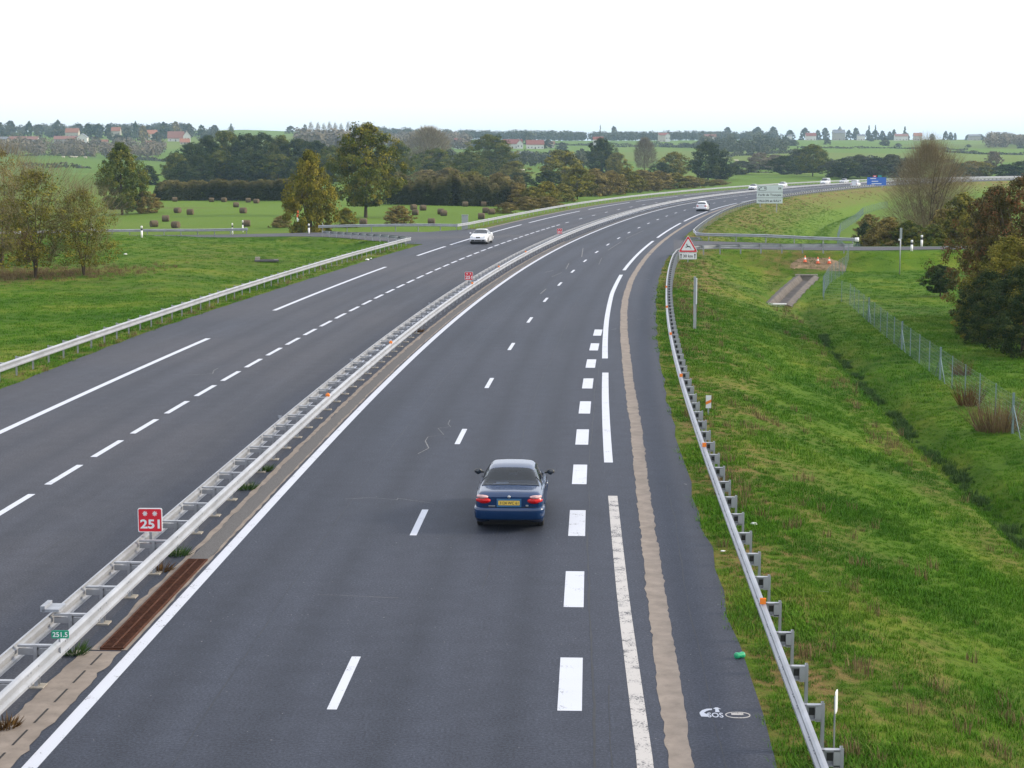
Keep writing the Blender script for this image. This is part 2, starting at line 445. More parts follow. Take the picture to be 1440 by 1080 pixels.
def zt(X, Y):
    X = np.asarray(X, float); sh = X.shape; X = X.ravel(); Y = np.asarray(Y, float).ravel()
    D = np.hypot(X, Y); px = 720 + FOC * X / np.maximum(Y, 1.0)
    S, O = s_o(X, Y)
    amp = np.interp(px, [-400, 0, 300, 350, 440, 560, 800, 1440, 1900], [1.30, 1.30, 1.30, 1.34, 1.26, 1.08, 1.0, .98, 1.0])
    hill = np.interp(D, HILL_D, HILL_Z) * np.where(Y > 0, amp, 1.0)
    wv = sum(d * np.sin(a * X + b * Y + c) for a, b, c, d in WAVE) * sstep(500, 1500, D) * 1.3
    left = np.where(O < 0, 1.0, 0.0)
    bl = -.6 - .25 * np.sin(X * .11 + Y * .05) * sstep(-22, -30, O) - 2.5 * sstep(206, 238, Y + .1 * np.abs(X + 20))
    br = -1.7 - 1.6 * sstep(172, 215, Y) - .25 * sstep(24, 60, O)
    z = np.where(left > .5, bl, br) + hill + wv
    near = D < 900
    # motorway formation
    on_r = np.interp(O, [0, 6.6, 8.4, 9.6, 14.6, 15.8, 16.35, 17.0, 17.7, 19.6, 26], [0, -.03, -.09, -.32, -1.95, -2.12, -2.55, -2.55, -2.0, -1.70, -1.70])
    far_r = np.maximum(z, -.05 - np.maximum(O - 8.6, 0) / 3.3)
    far_r = far_r - .5 * np.exp(-((O - 19.2) / 1.1) ** 2)
    w = sstep(120, 172, S)
    zr = np.where(O > 26, np.where(w > .5, far_r, np.minimum(z, on_r + 9)), on_r * (1 - w) + far_r * w)
    zr = np.where(S < 120, np.where(O > 26, z, on_r), zr)
    zl = np.maximum(z, -.04 - np.maximum(-O - 19.6, 0) / 4.2)
    zl = np.where(-O < 19.6, -.04, zl)
    z = np.where(near, np.where(O >= 0, zr, zl), z)
    # side road banks
    for pl, wd, sl in ((SERVICE, SERV_W, 3.0), (ACCESS, ACC_W, 2.2)):
        d, zz = polydist(X, Y, pl); _, ww = polydist(X, Y, [(a[0], a[1], b) for a, b in zip(pl, wd)])
        z = np.where(near, np.maximum(z, zz - np.maximum(d - ww - 1.6, 0) / sl - .03), z)
    d, zc = polydist(X, Y, CHANNEL)
    k = sstep(9.0, 4.0, d)
    z = np.where(near & (d < 9), z * (1 - k) + k * np.clip(z, zc + .50 - np.maximum(d - 1.2, 0) * .3, zc + .56 + np.maximum(d - 1.0, 0) * .42), z)
    # little dip in the near left verge
    z = z - np.where(near, .5 * np.exp(-(((X + 21.5) / 3.5) ** 2 + ((Y - 141) / 9.0) ** 2)), 0)
    return z.reshape(sh)

def z_at(x, y): return float(zt(np.array([x]), np.array([y]))[0])

_c, _s = math.cos(PITCH), math.sin(PITCH)
def ray(px, py):
    dx, dy = (px - 720) / FOC, -(py - 540) / FOC
    return np.array([dx, _c + dy * _s, -_s + dy * _c])
_T = np.geomspace(14, 6000, 1500)
def hit(px, py):
    """where the line of sight through a photo pixel meets the ground"""
    r = ray(px, py); p = r[None] * _T[:, None]; p[:, 2] += CAM_H
    d = p[:, 2] - zt(p[:, 0], p[:, 1])
    k = np.nonzero(d < 0)[0]
    if not len(k): k = [len(_T) - 1]
    i = max(k[0], 1); t = d[i - 1] / (d[i - 1] - d[i] + 1e-9); t = min(max(t, 0), 1)
    q = p[i - 1] * (1 - t) + p[i] * t
    return np.array([q[0], q[1], z_at(q[0], q[1])])
def at_d(px, d):
    x = (px - 720) / FOC * d
    return np.array([x, d, z_at(x, d)])
def top_z(d, py): return CAM_H + d * math.tan(-PITCH - math.atan((py - 540) / FOC))
def dryness(S, O, X, Y):
    a = np.exp(-((O - 7.6) / .9) ** 2) * .9 + .45 * np.exp(-((O - 9.6) / 1.5) ** 2)
    a = a + .6 * np.exp(-(((X - 13.5) / 3.5) ** 2 + ((Y - 140) / 16) ** 2)) + .55 * sstep(190, 225, S) * np.exp(-((O - 11.5) / 3.0) ** 2)
    a = a + .6 * np.exp(-(((X - 26) / 4) ** 2 + ((Y - 160) / 2.5) ** 2)) + .45 * np.exp(-((O + 19.2) / .9) ** 2)
    a = a + .8 * np.exp(-(((X + 40) / 9) ** 2 + ((Y - 138) / 9) ** 2)) + .3 * np.exp(-(((X + 26) / 6) ** 2 + ((Y - 160) / 14) ** 2))
    a = a + .5 * np.exp(-(((X + 30) / 20) ** 2 + ((Y - 224) / 9) ** 2)) + .35 * np.exp(-((O - 15.3) / .9) ** 2)
    return np.clip(a, 0, 1)

# ---------------------------------------------------------------- the ground sheet
def build_ground():
    fine = np.radians(np.arange(-21, 21.01, .13))
    out = np.radians(np.concatenate([-180 + np.arange(0, 150, 6.0), np.arange(-30, -21.2, 1.0)]))
    az = np.concatenate([out, fine, -out[::-1]])
    rr = np.concatenate([[0.5, 6, 12], np.geomspace(17, 9000, 520)])
    A, D = np.meshgrid(az, rr)
    X, Y = D * np.sin(A), D * np.cos(A)
    Z = zt(X, Y)
    S, O = s_o(X, Y); S, O = S.reshape(X.shape), O.reshape(X.shape)
    nearm = (np.hypot(X, Y) < 1000)
    dep = .7 * sstep(-20.6, -19.4, O) * (1 - sstep(8.0, 9.2, O)) * nearm
    for pl, wd in ((SERVICE, SERV_W), (ACCESS, ACC_W)):
        d, _ = polydist(X.ravel(), Y.ravel(), [(a[0], a[1], b) for a, b in zip(pl, wd)]); d = d.reshape(X.shape)
        w = np.where(d < 40, polydist(X.ravel(), Y.ravel(), [(a[0], a[1], b) for a, b in zip(pl, wd)])[1].reshape(X.shape), 0)
        dep = np.maximum(dep, .6 * (1 - sstep(w + .9, w + 2.1, d)) * nearm)
    d, _ = polydist(X.ravel(), Y.ravel(), CHANNEL); dep = np.maximum(dep, .55 * (1 - sstep(.55, 1.25, d.reshape(X.shape))))
    Z = Z - dep
    n, m = X.shape
    V = np.stack([X, Y, Z], -1).reshape(-1, 3)
    idx = np.arange(n * m).reshape(n, m)
    F = np.stack([idx[:-1, :-1], idx[:-1, 1:], idx[1:, 1:], idx[1:, :-1]], -1).reshape(-1, 4)[:, ::-1]
    me = mesh_np('ground', V, F, [M['grass']], True)
    fa = me.attributes.new('field', 'FLOAT', 'POINT'); fa.data.foreach_set('value', sstep(205, 330, np.hypot(X, Y)).astype(np.float32).ravel())
    dr = me.attributes.new('dry', 'FLOAT', 'POINT'); dr.data.foreach_set('value', dryness(S, O, X, Y).astype(np.float32).ravel())
    tag(link('ground', me), kind='structure')

def strip(name, ss, o0, o1, z0, z1, mat, parent=None, n=1, zfun=None, kind='structure', field=0.0):
    """ribbon between two offsets along the motorway, UV = (offset, distance)"""
    ss = np.asarray(ss, float); o0 = np.broadcast_to(o0, ss.shape); o1 = np.broadcast_to(o1, ss.shape)
    V, UV = [], []
    for j in range(n + 1):
        t = j / n; oo = o0 * (1 - t) + o1 * t
        th = np.interp(ss, CS, CTH); x = np.interp(ss, CS, CX) + oo * np.cos(th); y = np.interp(ss, CS, CY) - oo * np.sin(th)
        z = zfun(x, y, oo, t) if zfun else np.full(ss.shape, z0 * (1 - t) + z1 * t)
        V.append(np.stack([x, y, z], 1)); UV.append(np.stack([oo, ss], 1))
    V = np.concatenate(V); UV = np.concatenate(UV); k = len(ss); F = []
    for j in range(n):
        a = np.arange(k - 1) + j * k
        F.append(np.stack([a, a + k, a + k + 1, a + 1], 1))
    me = mesh_np(name, V, np.concatenate(F), [mat], True, uv=UV)
    if mat is M['grass']:
        S, O = s_o(V[:, 0], V[:, 1])
        a = me.attributes.new('field', 'FLOAT', 'POINT'); a.data.foreach_set('value', sstep(205, 330, np.hypot(V[:, 0], V[:, 1])).astype(np.float32))
        a = me.attributes.new('dry', 'FLOAT', 'POINT'); a.data.foreach_set('value', dryness(S, O, V[:, 0], V[:, 1]).astype(np.float32))
    o = link(name, me, parent)
    if parent is None: tag(o, kind=kind)
    return o

build_ground()

SR = np.arange(-60, 826, 2.0)
right_edge = np.interp(SR, [-60, 0, 30, 70, 95, 400], [6.85, 6.8, 6.71, 6.66, 6.55, 6.6]) + .05 * np.sin(SR * 1.7) + .04 * np.sin(SR * .61 + 1)
left_edge = np.interp(SR, [-60, 37, 59, 84, 105, 400], [-18.1, -18.1, -18.4, -17.95, -17.7, -17.8]) + .06 * np.sin(SR * 1.3)
road_r = strip('right_carriageway', SR, -5.0, right_edge, 0, 0, M['asph_r'], n=6)
road_l = strip('left_carriageway', SR, left_edge, -5.0, 0, 0, M['asph_l'], n=6)
def vz(x, y, oo, t): return zt(x, y) - .012 - .9 * max(t - .62, 0) / .38
for a, b in ((-60, 826),):
    ss = np.arange(a, b + .1, 2.0)
    strip('right_verge', ss, np.interp(ss, SR, right_edge) - .12, 10.8, 0, 0, M['grass'], n=10, zfun=lambda x, y, oo, t: vz(x, y, oo, t) if t > .05 else np.full(x.shape, -.02))
for a, b in ((-60, 826),):
    ss = np.arange(a, b + .1, 2.0)
    strip('left_verge', ss, np.interp(ss, SR, left_edge) + .12, -23.0, 0, 0, M['grass'], n=10, zfun=lambda x, y, oo, t: vz(x, y, oo, t) if t > .05 else np.full(x.shape, -.02))

def side_road(name, pl, wd, flip=False):
    pts = np.array(pl); t = np.arange(len(pts)); tt = np.linspace(0, len(pts) - 1, 60)
    def cr(a):
        out = []
        for q in tt:
            i = min(int(q), len(a) - 2); u = q - i
            p0, p1, p2, p3 = a[max(i - 1, 0)], a[i], a[i + 1], a[min(i + 2, len(a) - 1)]
            out.append(.5 * (2 * p1 + (p2 - p0) * u + (2 * p0 - 5 * p1 + 4 * p2 - p3) * u * u + (3 * p1 - p0 - 3 * p2 + p3) * u ** 3))
        return np.array(out)
    c = np.stack([cr(pts[:, 0]), cr(pts[:, 1]), cr(pts[:, 2])], 1); w = np.interp(tt, t, wd)
    T = np.gradient(c[:, :2], axis=0); T /= np.linalg.norm(T, axis=1)[:, None]; N = np.stack([T[:, 1], -T[:, 0]], 1)
    lift = np.interp(tt, [0, 1.2, len(pts)], [.006, .05, .05])
    def rib(nm, a0, a1, dz, mat, k):
        V, UV = [], []
        for j in range(k + 1):
            u = j / k; a = a0 * (1 - u) + a1 * u
            xy = c[:, :2] + N * a[:, None]
            V.append(np.column_stack([xy, c[:, 2] + lift + dz(u, xy)])); UV.append(np.column_stack([a, tt * 8]))
        V = np.concatenate(V); n = len(tt); F = []
        for j in range(k):
            q = np.arange(n - 1) + j * n; F.append(np.stack([q, q + n, q + n + 1, q + 1], 1))
        F = np.concatenate(F)
        if np.all(a1 < a0): F = F[:, ::-1]
        me = mesh_np(nm, V, F, [mat], True, uv=np.concatenate(UV))
        if mat is M['grass']:
            S, O = s_o(V[:, 0], V[:, 1])
            a = me.attributes.new('dry', 'FLOAT', 'POINT'); a.data.foreach_set('value', dryness(S, O, V[:, 0], V[:, 1]).astype(np.float32))
            a = me.attributes.new('field', 'FLOAT', 'POINT'); a.data.foreach_set('value', np.zeros(len(V), np.float32))
        tag(link(nm, me), kind='structure')
    rib(name, -w, w, lambda u, xy: 0.0, M['asph_s'], 4)
    for sg in (-1, 1):
        rib('bank_verge', sg * (w - .1), sg * (w + 4.0), lambda u, xy: -.03 - .05 * u - 3.4 * max(u - .45, 0), M['grass'], 6)
strip('verge_infill', np.arange(134, 178, 2.0), -31.0, -18.0, 0, 0, M['grass'], n=8, zfun=lambda x, y, oo, t: zt(x, y) - .02 - (.8 if t < .01 else 0))
strip('verge_infill', np.arange(118, 168, 2.0), 8.0, 16.0, 0, 0, M['grass'], n=8, zfun=lambda x, y, oo, t: zt(x, y) - .02 - (.8 if t > .99 else 0))
sa = np.arange(143, 179, 2.0); strip('junction_apron', sa, np.interp(sa, [142, 150, 170, 178], [-18.2, -24, -22, -18.4]), np.interp(sa, SR, left_edge) + .1, -.010, -.004, M['asph_l'], n=2)
sa = np.arange(127, 163, 2.0); strip('junction_apron', sa, np.interp(sa, SR, right_edge) - .1, np.interp(sa, [126, 132, 140, 163], [7.0, 8.3, 10.0, 8.0]), -.004, -.010, M['asph_r'], n=2)
side_road('service_road', SERVICE, SERV_W)
side_road('access_road', ACCESS, ACC_W)

# ---------------------------------------------------------------- markings, gutters and concrete strips (parts of the two carriageways)
def line(parent, name, s0, s1, o, w, mat, z=.004, step=2.0):
    k = max(2, int(math.ceil((s1 - s0) / step)) + 1)
    ss = np.linspace(s0, s1, k); oo = np.interp(ss, o[0], o[1]) if isinstance(o, tuple) else np.full(k, float(o))
    return strip(name, ss, oo - w / 2, oo + w / 2, z, z, mat, parent)
line(road_r, 'edge_line', -60, 800, -3.96, .23, M['paint'])
for k in range(-3, 46): line(road_r, 'lane_dash', 13.0 * k, 13.0 * k + 3.0, 0, .16, M['paint'])
for k in range(-3, 10): line(road_r, 'merge_block', 6.5 * k + .1, 6.5 * k + 3.1, 3.78, .39, M['paint'])
FO = ([-60, -2, 7, 18, 23, 44, 49, 67, 85, 107, 152, 200], [5.2, 4.9, 4.76, 4.66, 4.58, 4.42, 4.34, 4.05, 3.80, 3.74, 3.9, 3.9])
line(road_r, 'shoulder_line', -40, 18, FO, .24, M['paint_old'])
for a, b in [(23, 44), (49, 102), (107, 152)] + [(159 + 45 * k, 198 + 45 * k) for k in range(12)]:
    line(road_r, 'shoulder_line', a, b, FO, .25, M['paint'])
for k in range(-8, 39): line(road_l, 'lane_dash', 23.2 + 4.333 * k, 26.2 + 4.333 * k, -10.38, .19, M['paint'])
for k in range(0, 42): line(road_l, 'lane_dash', 196 + 13 * k, 199 + 13 * k, -10.38, .17, M['paint'])
LO = ([-60, 60, 110, 150, 250, 400], [-14.6, -14.65, -14.75, -14.95, -15.05, -15.0])
for a, b in [(-45, 4), (9, 56), (71, 109), (124, 139), (142, 190), (196, 241)] + [(249 + 45 * k, 288 + 45 * k) for k in range(11)]:
    line(road_l, 'shoulder_line', a, b, LO, .25, M['paint'])
line(road_l, 'edge_line', -60, 800, -5.95, .2, M['paint'])

def rough_strip(parent, name, s0, s1, o, w, mat, rough, z, step=.22):
    ss = np.arange(s0, s1, step); c = np.interp(ss, o[0], o[1])
    j1 = R.normal(0, rough, len(ss)); j2 = R.normal(0, rough, len(ss))
    lob = lambda: np.interp(ss, np.arange(s0 - 2, s1 + 2, 1.1), R.normal(0, rough * .8, len(np.arange(s0 - 2, s1 + 2, 1.1))))
    return strip(name, ss, c - w / 2 + j1 + lob(), c + w / 2 + j2 + lob(), z, z, mat, parent)
M['tan'] = pbr('tan_concrete', (.225, .192, .168), .92, 0, .2, 2.2, dirt=(.12, .105, .095, .5), spec=.2)
TO = ([-60, -2, 7, 30, 50, 67, 80, 97, 140, 185, 400], [5.4, 5.42, 5.43, 5.49, 5.25, 4.95, 4.76, 4.66, 4.82, 5.0, 5.0])
rough_strip(road_r, 'concrete_strip', -40, 130, TO, .37, M['tan'], .014, .005)
rough_strip(road_r, 'concrete_strip', 130.4, 760, TO, .37, M['tan'], .014, .005, 2.0)
line(road_l, 'concrete_strip', 178, 700, -17.3, .35, M['tan'], .005)

# the slotted gutter along the median: concrete with slots, rusty grate, gravel channel
GO = -4.45
rough_strip(road_r, 'gutter_kerb', -40, 3.2, ([-60, 60], [GO - .13, GO - .13]), .70, M['tan'], .022, .010)
for k in range(-9, 9):
    s0 = 3.0 - (k + 9) * 1.05 - .75
    line(road_r, 'drain_slot', s0, s0 + .72, GO - .06, .035, M['black'], .014, 1.0)
rough_strip(road_r, 'gutter_kerb', 3.2, 150, ([-60, 60, 900], [GO - .24] * 3), .14, M['tan'], .015, .010, .4)
rough_strip(road_r, 'gutter_kerb', 3.2, 150, ([-60, 60, 900], [GO + .275] * 3), .07, M['tan'], .012, .010, .4)
line(road_r, 'gutter_channel', 10.4, 760, GO + .04, .42, M['gravel'], .006)
line(road_r, 'grate_bed', 3.2, 10.4, GO + .04, .42, M['rust'], .006)
g = MB()
for k in range(int((10.35 - 3.25) / .085)):
    s0 = 3.27 + k * .085; a = P(s0, GO + .04, .022)
    g.box(a, (.40, .026, .034), HEAD(s0))
for o_, w_ in ((GO + .04, .03), (GO - .16, .03), (GO + .24, .03)):
    g.sweep(path(np.arange(3.25, 10.4, .5), o_, .0), [(-w_ / 2, .01), (-w_ / 2, .043), (w_ / 2, .043), (w_ / 2, .01)])
tag(g.obj('grate_bars', M['rust'], road_r), kind='stuff')

# seams, sealed cracks and repair patches (parts of the carriageways)
rng_p = np.random.default_rng(5)
def seam(parent, s0, s1, o, w, mat):
    ss = np.arange(s0, s1, .5); oo = o + np.cumsum(rng_p.normal(0, .012, len(ss))); ww = w * rng_p.uniform(.4, 1.4, len(ss))
    return strip('sealed_seam', ss, oo - ww / 2, oo + ww / 2, .002, .002, mat, parent)
M['bitumen'] = pbr('bitumen_seal', (.022, .024, .030), .6, 0, .3, 6, spec=.3)
for a, b, o, w in ((-12, 14, 4.22, .035), (-12, 2, 4.40, .02), (16, 60, 4.05, .02), (-12, 90, -1.9, .012), (8, 110, 1.9, .012), (-10, 20, 6.05, .015)): seam(road_r, a, b, o, w, M['bitumen'])
for a, b, o, w in ((-10, 130, -12.55, .014), (10, 140, -8.0, .014), (30, 120, -16.3, .02)): seam(road_l, a, b, o, w, M['bitumen'])
# cracks and scuffs in the asphalt
def scuff(px, width=.02, mat='scuff', parent=None):
    pts = [hit(*q) for q in px]; b = MB()
    for p, q in zip(pts[:-1], pts[1:]):
        d = Vector(q) - Vector(p); n = Vector((d.y, -d.x, 0)).normalized() * width / 2 * random.uniform(.5, 1.2)
        z = Vector((0, 0, .003)); p, q = Vector((p[0], p[1], 0)), Vector((q[0], q[1], 0))
        b.add([p - n + z, q - n + z, q + n + z, p + n + z], [(0, 3, 2, 1)])
    return b.obj('tyre_scuff', M[mat], parent or road_r)
random.seed(4)
scuff([(633, 592), (630, 598), (634, 602), (616, 604)], .03); scuff([(616, 604), (624, 613), (602, 616), (598, 622), (603, 632), (588, 640)], .03)
scuff([(485, 704), (520, 702), (558, 705), (560, 703), (580, 706), (611, 708)], .025); scuff([(447, 839), (480, 840), (520, 842), (560, 841)], .015)
scuff([(262, 529), (299, 527), (301, 522), (307, 519)], .03, parent=road_l); scuff([(1150, 841), (1165, 845)], .02)
for q in ([(790, 384), (776, 390)], [(800, 371), (796, 379)], [(778, 381), (766, 384)], [(768, 407), (760, 414)], [(820, 349), (818, 362)], [(846, 363), (842, 372)], [(855, 352), (874, 340)], [(880, 336), (905, 325)], [(930, 340), (900, 352)]):
    scuff(q, .06)
scuff([(905, 449), (896, 450)], .06); scuff([(908, 393), (914, 394)], .06); scuff([(962, 682), (966, 683)], .08); scuff([(867, 463), (860, 464)], .05)

# SOS marking with a handset and an arrow
sos = MB()
def flat(poly, o, s, z=.004, sc=1.0):
    th = HEAD(s); c = P(s, o, z)
    return [(c[0] + (x * math.cos(th) - y * math.sin(th)) * sc, c[1] + (x * math.sin(th) + y * math.cos(th)) * sc, z) for x, y in poly]
def flatpoly(b, poly, o, s): b.add(flat(poly, o, s), [list(range(len(poly)))])
# ---------------------------------------------------------------- lettering
def text_mesh(txt, w, h, name='lettering', bold=.012, thick=.002):
    """letters as a flat mesh in the x-z plane facing -y, centred, w wide and h high"""
    cu = bpy.data.curves.new('t', 'FONT'); cu.body = txt; cu.align_x = 'CENTER'; cu.offset = bold; cu.resolution_u = 3
    ob = bpy.data.objects.new('t', cu); COL.objects.link(ob)
    bpy.context.view_layer.update()
    me = bpy.data.meshes.new_from_object(ob.evaluated_get(bpy.context.evaluated_depsgraph_get()))
    bpy.data.objects.remove(ob); bpy.data.curves.remove(cu)
    n = len(me.vertices); co = np.empty(n * 3, np.float32); me.vertices.foreach_get('co', co); co = co.reshape(-1, 3)
    lo, hi = co.min(0), co.max(0)
    co[:, 0] = (co[:, 0] - (lo[0] + hi[0]) / 2) * w / (hi[0] - lo[0]); co[:, 1] = (co[:, 1] - (lo[1] + hi[1]) / 2) * h / (hi[1] - lo[1])
    out = np.stack([co[:, 0], np.full(n, -thick), co[:, 1]], 1)
    me.vertices.foreach_set('co', out.astype(np.float32).ravel()); me.name = name; me.update()
    return me
def lettering(txt, w, h, mat, parent, loc, name='lettering', rot=None, bold=.012):
    me = text_mesh(txt, w, h, name, bold); me.materials.append(mat)
    o = link(name, me, parent, loc)
    if rot is not None: o.rotation_euler = rot
    return o
def round_rect(w, h, r, n=4):
    out = []
    for cx, cz, a0 in ((w / 2 - r, h / 2 - r, 0), (-w / 2 + r, h / 2 - r, 90), (-w / 2 + r, -h / 2 + r, 180), (w / 2 - r, -h / 2 + r, 270)):
        for k in range(n + 1):
            a = math.radians(a0 + 90 * k / n); out.append((cx + r * math.cos(a), cz + r * math.sin(a)))
    return out

# finish the SOS marking
hs_ = [(-.165, .02), (-.165, .10), (-.12, .22), (-.04, .30), (.045, .31), (.04, .235), (-.005, .225), (-.055, .17), (-.095, .09), (-.07, .045), (-.03, .03), (-.03, -.075), (-.06, -.11), (-.15, -.10)]
flatpoly(sos, hs_, 6.0, .0)
flatpoly(sos, [(.06, .30), (.10, .37), (.135, .375), (.19, .29), (.145, .30), (.155, .13), (.085, .13), (.095, .29)], 6.0, 0)
so_ = sos.obj('sos_marking', M['paint'], road_r)
tm = text_mesh('SOS', .25, .24, 'sos_lettering', .02); tm.materials.append(M['paint'])
tl = link('sos_lettering', tm, road_r, tuple(P(-.02, 6.075, .0)))
tl.rotation_euler = (-math.pi / 2, 0, HEAD(0)); tl.location.z = .002
ring = MB()
a_ = [(.17 * math.cos(t) + (.03 if math.cos(t) > 0 else -.03), .16 * math.sin(t)) for t in np.linspace(0, 2 * math.pi, 22)[:-1]]
b_ = [(x * .9, y * .75) for x, y in a_]
va = flat(a_, 6.43, .0) + flat(b_, 6.43, .0); n_ = len(a_)
ring.add(va, [(i, (i + 1) % n_, n_ + (i + 1) % n_, n_ + i) for i in range(n_)])
flatpoly(ring, [(-.10, .0), (.09, .0), (.09, .10), (-.10, .10)], 6.43, .0)
ring.obj('worn_oval_marking', M['paint_old'], road_r)

# ---------------------------------------------------------------- crash barriers
WF = [(0, -.155), (.045, -.145), (.078, -.115), (.078, -.07), (.028, -.03), (.028, .03), (.078, .07), (.078, .115), (.045, .145), (0, .155)]
def wprof(sg, t=.005):
    f = [(a * sg, z) for a, z in WF]; b = [((a - t) * sg, z) for a, z in WF[::-1]]
    return f + b if sg < 0 else (f + b)[::-1]
RZ = .57                                                    # beam centre height, top at 0.725
post_me = MB().box((-.022, 0, .30), (.006, .10, .86)).box((0, -.049, .30), (.045, .006, .86)).box((0, .049, .30), (.045, .006, .86)).mesh('post', M['galv'])
def place(name, me, parent, p, rz):
    o = link(name, me, parent, tuple(p), rz); return o
bolt_proto = MB().lathe([(0, .012), (.014, .01), (.018, 0)], 6, 'X')

def barrier(label, pts, side, spacing=2.0, cat='crash barrier', bracket=.27, reflect=None, group=None, bolts=0, end_plate=False):
    """single W-beam barrier; side = +1 when the beam faces right of its path, -1 left"""
    pts = np.asarray(pts, float); root = empty('crash_barrier', tuple(pts[0]))
    tag(root, label, cat, group); inv = np.array(root.location)
    loc = pts - inv
    b = MB(); rp = loc.copy(); rp[:, 2] += RZ
    b.sweep(rp, wprof(side)); b.obj('rail', M['galv'], root)
    seg = np.concatenate([[0], np.cumsum(np.linalg.norm(np.diff(loc[:, :2], axis=0), axis=1))])
    L = seg[-1]; n = int(L / spacing)
    br = MB().box((-side * bracket / 2, 0, RZ + .12), (bracket, .09, .02)).box((-side * bracket / 2, 0, RZ - .10), (bracket, .09, .02)).box((-side * .03, 0, RZ), (.05, .09, .26)).box((-side * bracket / 2, .035, RZ + .01), (bracket, .012, .22)).box((-side * (bracket - .05), 0, RZ), (.09, .09, .25)).box((-side * .15, .026, RZ + .01), (.12, .006, .11), 0, 1).mesh('bracket', M['galv'], M['dark_plastic'])  # dark inset plate stands for the shaded opening in the bracket
    bm_ = MB()
    for k in range(n + 1):
        q = min(.4 + k * spacing, L); p = np.array([np.interp(q, seg, loc[:, j]) for j in range(3)])
        e = np.array([np.interp(min(q + .2, L), seg, loc[:, j]) - np.interp(max(q - .2, 0), seg, loc[:, j]) for j in range(2)])
        th = math.atan2(-e[0], e[1]); nrm = np.array([math.cos(th), math.sin(th), 0])
        place('post', post_me, root, p - nrm * side * (bracket + .02), th)
        place('bracket', br, root, p, th)
        if k < bolts:
            for dz in (-.09, .09):
                for dy in (-.06, .06, .5, .62):
                    c = p + nrm * side * .08 + np.array([-math.sin(th), math.cos(th), 0]) * dy
                    bm_.box((c[0], c[1], c[2] + RZ + dz), (.02, .028, .028), th)
    if bolts: tag(bm_.obj('bolts', M['galv_dark'], root), kind='stuff')
    for q in (reflect or []):
        p = np.array([np.interp(q, seg, loc[:, j]) for j in range(3)])
        e = np.array([np.interp(q + .2, seg, loc[:, j]) - np.interp(q - .2, seg, loc[:, j]) for j in range(2)]); th = math.atan2(-e[0], e[1])
        rf = MB().box((side * .04, 0, RZ + .20), (.10, .03, .10)).box((side * .04, .018, RZ + .20), (.11, .006, .12)).obj('reflector', M['orange'], root, tuple(p), th)
    if end_plate:
        e = loc[-1] - loc[-2]; th = math.atan2(-e[0], e[1])
        MB().lathe([(.0, -.17), (.13, -.17), (.13, .17), (0, .17)], 12, 'Z', (0, 0, RZ)).obj('end_cap', M['white'], root, tuple(loc[-1]), th)
    return root

# the double barrier in the median: two beams joined by spacers on a row of posts
MO = -5.05
ms = np.concatenate([np.arange(-16, 200, 1.0), np.arange(200, 640, 3.0)])
med = empty('median_barrier', tuple(P(-16, MO)))
tag(med, 'long double-sided steel barrier with ladder spacers between the two carriageways', 'crash barrier')
mo = np.array(med.location)
for sg, nm in ((1, 'rail'), (-1, 'rail')):
    pp = path(ms, MO + sg * .31) - mo; pp[:, 2] += RZ + .03
    MB().sweep(pp, wprof(sg)).obj(nm, M['galv'], med)
spacer_me = MB().box((0, 0, RZ + .135), (.60, .09, .035)).box((0, 0, RZ + .03), (.60, .05, .10)).mesh('spacer', M['galv'])
mpost_me = MB().box((-.03, 0, .30), (.006, .12, .86)).box((0, -.058, .30), (.06, .006, .86)).box((0, .058, .30), (.06, .006, .86)).mesh('post', M['galv'])
mfoot_me = MB().box((0, 0, .012), (.26, .26, .03)).mesh('foot_plate', M['concrete'])
bb = MB(); sp_s = [1.0 + 2.0 * k for k in range(-8, 100)] + [201 + 4.0 * k for k in range(0, 109)]
for s0 in sp_s:
    p = P(s0, MO) - mo; th = HEAD(s0)
    place('spacer', spacer_me, med, p, th); place('post', mpost_me, med, p, th)
    if s0 < 60: place('foot_plate', mfoot_me, med, p, th)
    if s0 < 50:
        for dz in (-.06, .12):
            for dy in (.35, .50, .9 if (int(s0) // 2) % 2 else .45):
                for sg in (1, -1):
                    c = P(s0 + dy, MO + sg * .388) - mo; bb.box((c[0], c[1], RZ + dz), (.014, .03, .03), th)
                    c = P(s0 + dy, MO - .31 + .05) - mo
tag(bb.obj('bolts', M['galv_dark'], med), kind='stuff')
for s0 in (31.0, 47.5, 82, 98, 117):
    p = P(s0, MO + .33, RZ + .22) - mo
    MB().lathe([(0, -.02), (.06, -.015), (.075, 0), (.06, .015), (0, .02)], 12, 'Y').box((0, .0, -.08), (.02, .015, .12)).obj('reflector', M['orange'], med, tuple(p), HEAD(s0))
for s0 in (26, 41, 67):
    p = P(s0, MO - .36, RZ + .19) - mo
    MB().box((0, 0, 0), (.04, .03, .12)).box((0, .02, .05), (.12, .01, .07)).obj('reflector', M['galv_dark'], med, tuple(p), HEAD(s0))
p = P(3.2, MO - .36, RZ + .2) - mo
MB().box((0, 0, 0), (.30, .45, .05)).box((-.14, 0, .03), (.08, .45, .10)).obj('rail_saddle', M['galv_dark'], med, tuple(p), HEAD(3))

